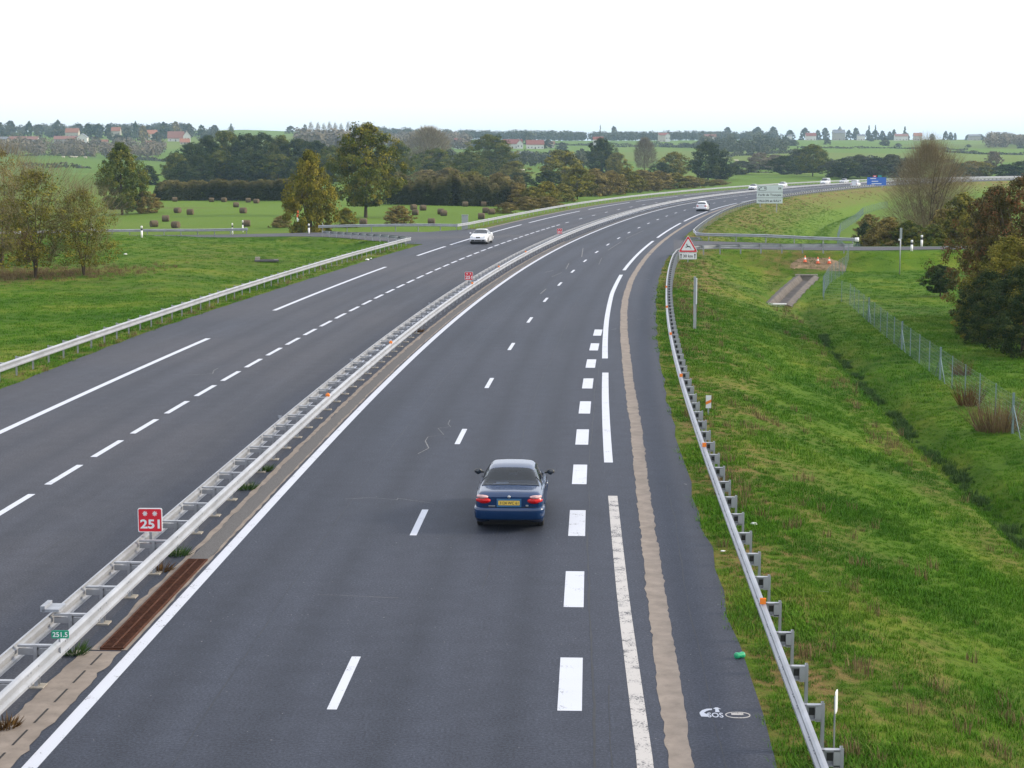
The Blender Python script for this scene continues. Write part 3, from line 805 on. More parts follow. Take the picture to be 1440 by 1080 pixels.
# right-hand barrier along the near hard shoulder, turning into the access road
rr = [P(s, 7.25) for s in np.arange(-16, 118, 1.0)] + [np.array(q) for q in ((13.9, 149.8, 0), (14.6, 153.0, 0), (15.8, 155.8, 0), (18.0, 157.4, 0), (21.5, 158.6, 0), (26, 159.8, -.05), (30.8, 161.0, -.1))]
barrier('steel barrier along the right hard shoulder, curving into the access road beyond the deer sign', rr, -1, 2.0, reflect=[20.2, 37.5, 53, 68, 82, 96], bolts=22)
rl = [np.array(q) for q in ((33.2, 172.4, -.15), (29, 174.8, -.1), (25, 177.2, 0), (21.5, 178.6, 0), (19.6, 179.6, 0), (18.7, 181.0, 0), (18.9, 183.5, 0))] + [P(s, 7.45) for s in np.arange(163, 640, 3.0)]
barrier('steel barrier along the far right shoulder, starting at the access road mouth', rl, -1, 2.0 if False else 3.0)
MB().lathe([(.0, -.2), (.2, -.2), (.2, .2), (0, .2)], 12, 'Z', (0, 0, RZ)).obj('end_cap', M['white'], bpy.data.objects[[o.name for o in COL.objects if o.name.startswith('crash_barrier') and o.parent is None][-1]], (0.1, 0, 0))
# left side
ll = [P(s, -18.75) for s in np.arange(-10, 141, 1.5)] + [np.array(q) for q in ((-9.7, 170.6, 0), (-9.9, 171.9, 0), (-10.8, 173.5, 0), (-13, 177.6, 0), (-16.5, 184.8, -.15), (-20.3, 192.0, -.3))]
barrier('near left-hand steel barrier, hooking back sharply at the service road mouth', ll, 1, 2.0)
lf = [np.array(q) for q in ((-22.6, 208.6, -.4), (-18, 207.6, -.25), (-13.1, 206.0, -.12), (-9, 203.6, 0), (-6.2, 202.4, 0))] + [P(s, np.interp(s, [176, 200, 230], [-19.3, -18.9, -18.7])) for s in np.arange(178, 640, 3.0)]
barrier('far left-hand steel barrier running from the service road towards the horizon', lf, 1, 3.0)
ls = [np.array(q) for q in ((-74, 190.0, -.95), (-66, 197.5, -.95), (-58.5, 204.0, -.95), (-52, 209.5, -.95), (-44, 211.2, -.95), (-36, 210.9, -.9), (-31, 209.8, -.75))]
barrier('pale steel barrier behind the service road on the left', ls, 1, 2.0)

# ---------------------------------------------------------------- signs
def km_sign(label, s0, txt='251', size=.52, o=None):
    p = P(s0, MO - .22 if o is None else o); r = empty('kilometre_sign', tuple(p), HEAD(s0) * .5)
    tag(r, label, 'sign', 'red kilometre signs on the median')
    z = 1.02
    MB().box((0, .03, .62), (.06, .03, 1.3)).obj('post', M['galv'], r)
    MB().prism(round_rect(size, size, .035), -.012, .012).obj('rim', M['white_sheet'], r, (0, 0, z))
    MB().prism(round_rect(size - .035, size - .035, .025), -.016, -.0125).obj('red_panel', M['red_sign'], r, (0, 0, z))
    lettering(txt, .42, .20, M['white_sheet'], r, (0, -.017, z - .08), bold=.03)
    for sx in (-.105, .105):
        fl = MB()
        for k in range(8):
            a = math.pi / 4 * k
            c, s_ = math.cos(a), math.sin(a)
            fl.add([(x * c - y * s_, -.0185, x * s_ + y * c) for x, y in ((.0, -.006), (.048, -.010), (.056, 0), (.048, .010), (0, .006))], [(0, 1, 2, 3, 4)])
        fl.obj('flower_mark', M['white_sheet'], r, (sx, 0, z + .145))
    return r
km_sign('red kilometre sign 251 with two flower marks, nearest one in the foreground', 9.6)
km_sign('red kilometre sign 251 on the median, the middle one of three', 85)
km_sign('small red kilometre sign farthest along the median', 150)
r = empty('distance_plate', tuple(P(1.1, MO + .38, 0)), HEAD(1) * .3)
tag(r, 'small green plate reading 251.5 on the median barrier', 'sign')
MB().box((-.02, .02, .66), (.03, .02, .42)).obj('bracket', M['galv_dark'], r)
MB().prism(round_rect(.29, .135, .02), -.006, .006).obj('panel', M['green_sheet'], r, (0, 0, .87))
lettering('251.5', .25, .085, M['white_sheet'], r, (0, -.008, .87), bold=.02)

# deer warning sign
p = P(119, 8.35); p[2] = z_at(p[0], p[1]); r = empty('deer_sign', tuple(p), HEAD(60))
tag(r, 'red-bordered triangular deer warning sign with a 30 km plate below', 'sign')
def tri(w, z0):
    h = w * .866; rad = w * .04; out = []
    for cx, cz, a0 in ((w / 2 - rad * 1.7, z0 + rad, -90), (0, z0 + h - rad * 2, 30), (-w / 2 + rad * 1.7, z0 + rad, 150)):
        for k in range(5): a = math.radians(a0 + 120 * k / 4); out.append((cx + rad * math.cos(a), cz + rad * math.sin(a)))
    return out
D_ = 144; zb_ = top_z(D_, 355.4) - p[2]
W_ = 1.62
for sx in (0.0,): MB().box((sx, .05, (zb_ + .9) / 2 - .1), (.08, .04, zb_ + 1.1)).obj('post', M['galv'], r)
MB().prism(tri(W_, zb_ - .03), -.012, .012).obj('rim', M['white_sheet'], r)
MB().prism(tri(W_ - .10, zb_ - .00), -.018, -.0125).obj('red_border', M['red_sign'], r)
MB().prism(tri(W_ - .50, zb_ + .125), -.024, -.0185).obj('white_field', M['white_sheet'], r)
deer = [(-.30, .03), (-.29, .07), (-.14, .09), (-.11, .13), (-.15, .20), (-.20, .23), (-.22, .27), (-.16, .30), (-.17, .39), (-.14, .34), (-.12, .42), (-.10, .33), (-.07, .27), (-.07, .20), (-.02, .16), (.12, .15), (.20, .12), (.235, .06), (.27, -.02), (.34, -.12), (.31, -.13), (.23, -.03), (.14, .03), (.0, .04), (-.10, .03), (-.18, -.01), (-.24, -.05), (-.26, -.03), (-.19, .03)]
b = MB(); b.prism([(x * .78, z * .85 + zb_ + .36) for x, z in deer], -.028, -.0245); b.obj('deer_silhouette', M['sign_black'], r)
MB().prism(round_rect(1.42, .52, .04), -.012, .012).obj('plate', M['white_sheet'], r, (0, 0, zb_ - .33))
lettering('30 km', .78, .24, M['sign_black'], r, (0, -.016, zb_ - .33), bold=.02)
for sx in (-.56, .56):
    MB().prism([(sx - .03, zb_ - .52), (sx + .03, zb_ - .52), (sx + .03, zb_ - .26), (sx + .10, zb_ - .26), (sx, zb_ - .13), (sx - .10, zb_ - .26), (sx - .03, zb_ - .26)], -.016, -.0125).obj('arrow', M['sign_black'], r)

# large direction sign
d_ = 297.0; xl, xr = (1062.5 - 720) / FOC * d_, (1098.5 - 720) / FOC * d_
cx = (xl + xr) / 2; Wd = xr - xl; zt_, zb2 = top_z(d_, 260.5), top_z(d_, 286)
r = empty('direction_sign', (cx, d_, z_at(cx, d_)), -.05); tag(r, 'large pale exit sign with three text bands on two posts on the embankment', 'sign')
g0 = z_at(cx, d_); H3 = (zt_ - zb2)
for sx in (-.36 * Wd, .28 * Wd):
    gz = z_at(cx + sx, d_) - g0
    MB().box((sx, .08, (zt_ - g0 + gz) / 2 - .2), (.14, .1, zt_ - g0 - gz + .3)).obj('post', M['galv'], r)
for z0, z1 in ((.0, .285), (.325, .60), (.64, 1.0)):
    a, b2 = zb2 - g0 + H3 * z0, zb2 - g0 + H3 * z1
    MB().box((0, 0, (a + b2) / 2), (Wd, .05, b2 - a)).obj('panel', M['dir_sheet'], r)
MB().box((0, .045, (zb2 + zt_) / 2 - g0), (Wd * .98, .03, H3 * .98)).obj('backing', M['grey_sheet'], r)
zz = lambda t: zb2 - g0 + H3 * t
lettering('VALLON en SULLY', Wd * .9, H3 * .125, M['sign_black'], r, (0, -.028, zz(.14)), bold=.03)
lettering('Forêt de Tronçais', Wd * .88, H3 * .15, M['sign_black'], r, (0, -.028, zz(.455)), bold=.02)
o_ = MB(); a_ = round_rect(Wd * .34, H3 * .24, H3 * .10); b_ = round_rect(Wd * .31, H3 * .2, H3 * .085)
o_.add([(x, -.029, z) for x, z in a_] + [(x, -.029, z) for x, z in b_], [(i, (i + 1) % len(a_), len(a_) + (i + 1) % len(a_), len(a_) + i) for i in range(len(a_))])
o_.obj('oval_outline', M['sign_black'], r, (-Wd * .29, 0, zz(.82)))
o_ = MB(); o_.prism([(-.28, -.22), (-.16, -.22), (-.16, .02), (.02, .13), (.06, .04), (.18, .22), (-.04, .30), (-.02, .2), (-.28, .06)], -.031, -.0265).obj('exit_arrow', M['sign_black'], r, (-Wd * .35, 0, zz(.81)))
lettering('9', .26, .42, M['sign_black'], r, (-Wd * .19, -.028, zz(.82)), bold=.02)
lettering('39', .5, .36, M['sign_black'], r, (Wd * .38, -.028, zz(.82)), bold=.03)

# blue motorway sign farther on
d_ = 455.0; cx = (1229.5 - 720) / FOC * d_; Wd = 26.5 / FOC * d_; g0 = z_at(cx, d_)
z0, z1 = top_z(d_, 260.6) - g0, top_z(d_, 249.3) - g0
r = empty('motorway_sign', (cx, d_, g0), -.06); tag(r, 'blue motorway direction sign with red and green tabs beside the far carriageway', 'sign')
for sx in (-.3 * Wd, .3 * Wd): MB().box((sx, .1, z1 / 2 - .4), (.16, .12, z1 + .6)).obj('post', M['galv'], r)
MB().box((0, 0, (z0 + z1) / 2), (Wd, .06, z1 - z0)).obj('panel', M['blue_sheet'], r)
for k, (t, w) in enumerate(((.84, .30), (.50, .34), (.2, .52))):
    MB().box((-.18 * Wd + .09 * Wd * k, -.034, z0 + (z1 - z0) * t), (Wd * w, .006, .18)).obj('illegible_text_line', M['white_sheet'], r)
MB().box((-.10 * Wd, 0, z1 + .26), (.9, .05, .46)).obj('red_tab', M['red_sign'], r)
MB().box((-.10 * Wd, -.028, z1 + .26), (.5, .006, .2)).obj('tab_text', M['white_sheet'], r)
MB().box((.16 * Wd, 0, z1 + .26), (.95, .05, .46)).obj('green_tab', M['teal_sheet'], r)

# tall steel post seen edge-on, tall pole in the meadow, small plates
p = hit(977, 462); r = empty('sign_seen_edge_on', tuple(p), .15); tag(r, 'tall narrow grey steel sign seen edge-on beside the right barrier', 'sign')
hgt = top_z(p[1], 389) - p[2]
MB().box((-.03, 0, hgt * .5 - .05), (.10, .05, hgt + .1)).obj('panel_edge', M['grey_sheet'], r); MB().box((.055, .0, hgt * .72), (.05, .14, hgt * .5)).obj('frame', M['white_sheet'], r); MB().box((.06, .06, hgt * .4 - .1), (.05, .05, hgt * .8)).obj('post', M['galv'], r)
p = hit(1265, 386); r = empty('sign_pole', tuple(p)); hgt = top_z(p[1], 321) - p[2]
tag(r, 'tall thin sign pole standing alone in the meadow before the access road', 'sign')
MB().tube([(0, 0, -.1), (0, 0, hgt)], .05, 8).obj('pole', M['galv'], r); MB().box((0.02, -.03, hgt - .45), (.2, .06, .95)).obj('panel_edge', M['grey_sheet'], r); MB().box((-.1, -.05, hgt - .98), (.16, .08, .16)).obj('lamp_box', M['white'], r)
p = P(33.2, 8.0); p[2] = z_at(p[0], p[1]); r = empty('marker_plate', tuple(p), -.05); tag(r, 'small white plate with an orange diagonal stripe on a post behind the right barrier', 'sign')
hgt = top_z(p[1], 556) - p[2]
MB().box((0, .02, hgt / 2 - .1), (.05, .03, hgt)).obj('post', M['galv'], r); MB().box((0, 0, hgt - .22), (.18, .012, .44)).obj('plate', M['white_sheet'], r)
MB().prism([(-.088, hgt - .32), (.088, hgt - .24), (.088, hgt - .14), (-.088, hgt - .22)], -.01, -.007).obj('orange_stripe', M['orange'], r)
p = P(-1.5, 7.75); p[2] = z_at(p[0], p[1]); r = empty('small_plate_sign', tuple(p), 1.25); tag(r, 'small white plate seen almost edge-on at the bottom right edge', 'sign')
MB().box((0, .02, .35), (.03, .02, 1.0)).obj('post', M['galv'], r); MB().prism(round_rect(.22, .34, .05), -.006, .006).obj('plate', M['white_sheet'], r, (0, 0, .78))
p = hit(419, 320); r = empty('marker_sign', tuple(p), .2); hgt = top_z(p[1], 294) - p[2]; tag(r, 'orange and white roadside marker sign in front of the golden tree', 'sign')
MB().tube([(0, .04, -.1), (0, .04, hgt)], .04, 6).obj('post', M['galv'], r); MB().prism(round_rect(.36, hgt * .42, .16), -.02, .02).obj('orange_panel', M['cone_orange'], r, (0, 0, hgt * .76)); MB().box((0, 0, hgt * .44), (.3, .04, hgt * .2)).obj('white_panel', M['white_sheet'], r)
p = at_d(654, 212); r = empty('cabinet', tuple(p)); tag(r, 'grey roadside cabinet behind the left barrier near the white saloon', 'cabinet')
MB().box((0, 0, .8), (.75, .45, 1.7)).obj('case', M['grey_sheet'], r); MB().box((0, 0, 1.68), (.85, .55, .06)).obj('lid', M['galv_dark'], r)

# delineator posts
def delineator(px, py, label, top):
    p = hit(px, py); h = max(.9, top_z(p[1], top) - p[2]); r = empty('delineator', tuple(p)); tag(r, label, 'delineator', 'white delineator posts')
    MB().tube([(0, 0, -.1), (0, 0, h * .62)], .105, 10).obj('post', M['white'], r)
    MB().tube([(0, 0, h * .62), (0, 0, h * .82)], .106, 10).obj('black_band', M['sign_black'], r)
    MB().tube([(0, 0, h * .82), (0, 0, h), (0, 0, h + .03)], [.105, .105, .05], 10).obj('cap', M['white'], r)
delineator(199.5, 334, 'white delineator post at the near edge of the service road, far from the junction', 318)
delineator(327, 330, 'left one of the pair of white posts on the service road', 314)
delineator(341.5, 326.5, 'right one of the pair of white posts on the service road', 310)
delineator(434.5, 329, 'white delineator post beside the start of the service road barriers', 315)
delineator(454, 318, 'white post top showing above the barrier by the golden tree', 309)
delineator(128.5, 331, 'white post half hidden by the left shrubs', 315)
delineator(1282, 354, 'shorter white delineator on the access road at right', 338)
delineator(1296, 347, 'taller white delineator on the access road at right', 331)

# traffic cones
def cone(px, py, label):
    p = hit(px, py); r = empty('traffic_cone', (p[0], p[1], p[2] + .04)); tag(r, label, 'cone', 'cones by the culvert'); r.scale = (.8,) * 3
    MB().box((0, 0, .03), (.42, .42, .06)).obj('base', M['cone_orange'], r)
    MB().lathe([(.17, .06), (.125, .30)], 14).obj('body', M['cone_orange'], r)
    MB().lathe([(.126, .30), (.09, .48)], 14).obj('white_band', M['white'], r)
    MB().lathe([(.09, .48), (.045, .72), (.0, .73)], 14).obj('tip', M['cone_orange'], r)
cone(1132, 369, 'tallest orange traffic cone, left of three above the culvert')
cone(1150, 371, 'middle orange traffic cone above the culvert')
cone(1166, 371, 'orange traffic cone nearest the wire fence')

# concrete channel with its two headwalls
r = empty('concrete_channel', CHANNEL[0]); tag(r, 'sunken concrete drainage channel between two headwalls in the verge', 'channel')
c0 = np.array(CHANNEL[0]); cp = np.array(CHANNEL); cp = np.array([[np.interp(t, [0, 1, 2], cp[:, j]) for j in range(3)] for t in np.linspace(0, 2, 20)]) - c0
b = MB(); b.sweep(cp, [(-.70, .54), (-.60, .54), (-.30, .10), (.30, .10), (.60, .54), (.70, .54), (1.5, .2), (.9, -.5), (-.9, -.5), (-1.5, .2)][::-1]); b.obj('channel_floor', M['channel'], r)
for q, nm, w in ((0, 'headwall', 1.3), (-1, 'headwall', 1.9)):
    e = cp[1] - cp[0]; th = math.atan2(-e[0], e[1]) * .3
    MB().box((0, 0, .56), (w, .28, .10)).box((0, .1, .2), (w * .8, .1, .62)).obj(nm, M['concrete'] if q else M['white'], r, tuple(cp[q] + np.array([0, -.25 if q == 0 else .25, 0])), th)
c_ = hit(1149, 369.5); gx = np.linspace(-3.4, 3.4, 18); gy = np.linspace(-2.6, 2.0, 12); GX, GY = np.meshgrid(gx, gy)
GZ = zt(GX + c_[0], GY + c_[1]) + .05 - .35 * sstep(.55, 1.0, np.hypot(GX / 3.4, GY / 2.4) * (1 + .25 * np.sin(3 * np.arctan2(GY, GX))))
ix = np.arange(GX.size).reshape(GX.shape); F_ = np.stack([ix[:-1, :-1], ix[:-1, 1:], ix[1:, 1:], ix[1:, :-1]], -1).reshape(-1, 4)
M['soil'] = pbr('bare_soil', (.21, .15, .095), .95, 0, .35, 2.0, spec=.1)
tag(link('bare_soil', mesh_np('bare_soil', np.stack([GX + c_[0], GY + c_[1], GZ], -1).reshape(-1, 3), F_, [M['soil']], True)), kind='structure')

# wire fence
def wire_fence(pts, label, h=1.45, braced=(), step=3.1, name='wire_fence'):
    pts = np.array([[q[0], q[1], z_at(q[0], q[1])] for q in pts]); seg = np.concatenate([[0], np.cumsum(np.linalg.norm(np.diff(pts[:, :2], axis=0), axis=1))])
    n = int(seg[-1] / step); root = empty(name, tuple(pts[0])); tag(root, label, 'fence')
    q = np.linspace(0, seg[-1], n + 1); pp = np.stack([np.interp(q, seg, pts[:, 0]), np.interp(q, seg, pts[:, 1])], 1)
    zz = zt(pp[:, 0], pp[:, 1]); L = np.column_stack([pp, zz]) - pts[0]
    pm = MB().box((0, 0, h / 2 - .1), (.036, .036, h + .3)).mesh('post', M['post_green'])
    big = MB().box((0, 0, h / 2 - .1), (.075, .075, h + .4)).mesh('post', M['post_green'])
    for i in range(n + 1):
        place('post', big if i in braced else pm, root, L[i], 0)
        if i in braced:
            for sg in (-1, 1):
                j = min(max(i + sg, 0), n); d = (L[j] - L[i]) * .45
                MB().tube([(0, 0, h * .75), (d[0], d[1], d[2] - .05)], .02, 6).obj('brace', M['post_green'], root, tuple(L[i]))
    for i in range(n):
        a, b2 = Vector(L[i]), Vector(L[i + 1]); d = b2 - a; w = MB()
        for hz in np.linspace(.05, h, 9): w.tube([(0, 0, hz), (d.x, d.y, d.z + hz)], .0028, 3, cap=False)
        k = max(1, int(d.length / .17))
        for t in np.linspace(0, 1, k + 1)[1:-1]: w.tube([(d.x * t, d.y * t, d.z * t + .05), (d.x * t, d.y * t, d.z * t + h)], .0021, 3, cap=False)
        w.obj('wire_panel', M['post_green'], root, tuple(a))
wire_fence([P(s, 19.75)[:2] for s in range(8, 104, 4)] + [P(104, 18.4)[:2], P(108, 18.6)[:2], (25.5, 143), (28.6, 154), (30.2, 160.0)], 'long wire mesh fence running down the right-hand verge', braced=(5, 10, 15, 19, 24, 31))
wire_fence([(34.5, 177), (37.5, 200), (43, 236), (50, 272), (60, 312), (69, 351), (84, 400)], 'wire mesh fence along the ditch beyond the access road', step=4.0, braced=())

# litter and small concrete bits
def lump(name, p, s, mat, label, cat='litter', sq=.6):
    b = MB(); n = 8
    prof = [(0, 0), (s * .5, .02 * s), (s * .55, s * .3 * sq), (s * .35, s * .55 * sq), (0, s * .62 * sq)]
    b.lathe(prof, n); me = b.mesh(name, mat)
    for v in me.vertices: v.co.x *= random.uniform(.8, 1.2); v.co.y *= random.uniform(.8, 1.2)
    o = link(name, me, None, tuple(p)); tag(o, label, cat); return o
p = P(3.2, 6.72, 0.0); r = empty('crushed_can', tuple(p), .5); tag(r, 'crushed green drinks can at the edge of the right shoulder', 'litter')
MB().lathe([(0, -.09), (.05, -.088), (.06, -.06), (.045, 0), (.058, .06), (.05, .088), (0, .09)], 12, 'X', (0, 0, .055)).obj('body', M['litter_green'], r); MB().lathe([(0, .0905), (.045, .0905), (.045, .094), (0, .094)], 12, 'X', (0, 0, .055)).obj('lid', M['galv'], r)
lump('paper_scrap', hit(516.5, 366), .35, M['litter_white'], 'larger white scrap lying at the left hard shoulder edge')
lump('paper_scrap', hit(521.5, 364), .22, M['litter_white'], 'small white scrap beside a larger one at the left shoulder edge')
lump('paper_scrap', hit(176.5, 358), .3, M['litter_white'], 'white scrap alone on the left grass verge')
lump('paper_scrap', hit(1016.5, 775), .10, M['litter_white'], 'white scrap on the grass left of the right barrier', sq=.25)
lump('paper_scrap', hit(1060, 738), .16, M['litter_white'], 'pale stone in the grass right of the right barrier', 'stone')
p = hit(375, 368); r = empty('drain_chamber', tuple(p), .2); tag(r, 'dark square drain opening in the left grass verge', 'drain')
MB().box((0, 0, .12), (2.0, 1.4, .12)).obj('slab', M['gravel'], r); MB().box((0, -.1, .19), (1.2, .8, .03)).obj('opening', M['black'], r); MB().box((-.75, .2, .25), (.4, .5, .3)).obj('kerb', M['concrete'], r)
for px, py, lb in ((590, 468, 'small rusty tuft of weeds at the median barrier foot, farther one'), ):
    pass
# ---------------------------------------------------------------- vehicles
def hermite(x, xs, ys):
    xs = np.asarray(xs, float); ys = np.asarray(ys, float); d = np.diff(ys) / np.diff(xs)
    m = np.zeros(len(xs)); m[0], m[-1] = d[0], d[-1]
    for i in range(1, len(xs) - 1):
        m[i] = 0 if d[i - 1] * d[i] <= 0 else 2 * d[i - 1] * d[i] / (d[i - 1] + d[i])
    i = np.clip(np.searchsorted(xs, x) - 1, 0, len(xs) - 2); h = xs[i + 1] - xs[i]; t = np.clip((x - xs[i]) / h, 0, 1)
    return (2 * t**3 - 3 * t**2 + 1) * ys[i] + (t**3 - 2 * t**2 + t) * h * m[i] + (-2 * t**3 + 3 * t**2) * ys[i + 1] + (t**3 - t**2) * h * m[i + 1]
def crom(a, q):
    i = min(int(q), len(a) - 2); u = q - i
    p0, p1, p2, p3 = a[max(i - 1, 0)], a[i], a[i + 1], a[min(i + 2, len(a) - 1)]
    return .5 * (2 * p1 + (p2 - p0) * u + (2 * p0 - 5 * p1 + 4 * p2 - p3) * u * u + (3 * p1 - p0 - 3 * p2 + p3) * u ** 3)

SEDAN = dict(L=4.2, w=[(-2.1, .73), (-2.05, .79), (-1.9, .825), (-1.0, .84), (1.0, .84), (1.7, .81), (2.0, .72), (2.1, .60)],
             belt=[(-2.1, .84), (-2.0, .89), (-1.2, .93), (.7, .90), (1.1, .86), (1.8, .75), (2.1, .62)],
             top=[(-2.1, .87), (-2.05, .93), (-1.9, .985), (-1.3, 1.01), (-.66, 1.365), (-.3, 1.405), (.2, 1.40), (.42, 1.37), (1.08, .96), (1.5, .90), (1.9, .79), (2.1, .66)],
             cab=[(-2.1, 0), (-1.32, 0), (-.66, 1), (.42, 1), (1.08, 0), (2.1, 0)], wr=.53, axles=(-1.27, 1.25), rear=(-1.27, -.70), front=(.46, 1.04), side=[(-.92, -.16), (-.08, .66)], wheel=.295)
COUPE = dict(L=4.4, w=[(-2.2, .72), (-2.12, .80), (-1.9, .85), (-1.0, .87), (1.0, .87), (1.8, .84), (2.1, .76), (2.2, .64)],
             belt=[(-2.2, .84), (-2.0, .90), (-1.2, .92), (.6, .90), (1.0, .87), (1.9, .76), (2.2, .62)],
             top=[(-2.2, .88), (-2.1, .96), (-1.9, 1.0), (-1.4, 1.02), (-.8, 1.33), (-.3, 1.385), (.1, 1.38), (.3, 1.35), (1.0, .97), (1.5, .92), (2.0, .80), (2.2, .66)],
             cab=[(-2.2, 0), (-1.42, 0), (-.8, 1), (.3, 1), (1.0, 0), (2.2, 0)], wr=.54, axles=(-1.35, 1.37), rear=(-1.38, -.84), front=(.34, .96), side=[(-1.0, -.3), (-.22, .58)], wheel=.31)
HATCH = dict(L=3.8, w=[(-1.9, .70), (-1.84, .77), (-1.7, .81), (-.9, .83), (.9, .83), (1.5, .80), (1.8, .72), (1.9, .62)],
             belt=[(-1.9, .90), (-1.8, .95), (-1.2, .95), (.6, .92), (1.0, .88), (1.6, .78), (1.9, .64)],
             top=[(-1.9, .96), (-1.86, 1.03), (-1.75, 1.14), (-1.45, 1.36), (-1.1, 1.44), (-.3, 1.46), (.2, 1.44), (.4, 1.40), (1.1, .98), (1.5, .90), (1.8, .78), (1.9, .68)],
             cab=[(-1.9, 0), (-1.85, .4), (-1.45, 1), (.4, 1), (1.1, 0), (1.9, 0)], wr=.54, axles=(-1.22, 1.22), rear=(-1.82, -1.47), front=(.44, 1.06), side=[(-1.2, -.2), (-.12, .66)], wheel=.29)
VAN = dict(L=4.4, w=[(-2.2, .80), (-2.1, .85), (-1.9, .87), (1.0, .87), (1.8, .84), (2.1, .75), (2.2, .66)],
           belt=[(-2.2, 1.0), (.8, 1.0), (1.2, .97), (1.9, .84), (2.2, .70)],
           top=[(-2.2, 1.55), (-2.15, 1.72), (-1.9, 1.78), (0, 1.8), (.5, 1.74), (1.35, 1.08), (1.8, .96), (2.2, .74)],
           cab=[(-2.2, 1), (.5, 1), (1.35, 0), (2.2, 0)], wr=.66, axles=(-1.35, 1.4), rear=(-2.19, -2.12), front=(.56, 1.3), side=[(-1.7, -.5), (-.4, .9)], wheel=.31)
M['glass'] = pbr('tinted_glass', (.02, .028, .04), .06, 0, .2, 3, coat=.5, spec=.6)
def clear_glass():
    m, ns, ls, b = new_mat('rear_glass')
    tr = ns.new('ShaderNodeBsdfTransparent'); tr.inputs[0].default_value = (.40, .47, .60, 1)
    gl = ns.new('ShaderNodeBsdfGlossy'); gl.inputs['Roughness'].default_value = .04; gl.inputs[0].default_value = (.8, .85, .9, 1)
    fr = ns.new('ShaderNodeFresnel'); fr.inputs[0].default_value = 1.5
    ms = ns.new('ShaderNodeMixShader'); ls.new(math_n(ns, ls, 'ADD', fr.outputs[0], .03), ms.inputs[0]); ls.new(tr.outputs[0], ms.inputs[1]); ls.new(gl.outputs[0], ms.inputs[2])
    ls.new(ms.outputs[0], ns['Material Output'].inputs['Surface']); return m
M['glass_clear'] = clear_glass()
M['car_blue'] = pbr('blue_car_paint', (.002, .026, .092), .25, .0, .06, 2, coat=.6, spec=.4)
M['car_blue_light'] = pbr('blue_recess_paint', (.03, .13, .27), .4, .0, .05, 2, coat=.1)
M['car_white'] = pbr('white_car_paint', (.70, .72, .76), .3, 0, .03, 2, coat=.6)
M['car_silver'] = pbr('silver_car_paint', (.55, .57, .60), .3, .4, .03, 2, coat=.6)
M['seat'] = pbr('grey_seat_cloth', (.05, .058, .08), .9)
M['shelf'] = pbr('parcel_shelf_cloth', (.06, .07, .09), .9)

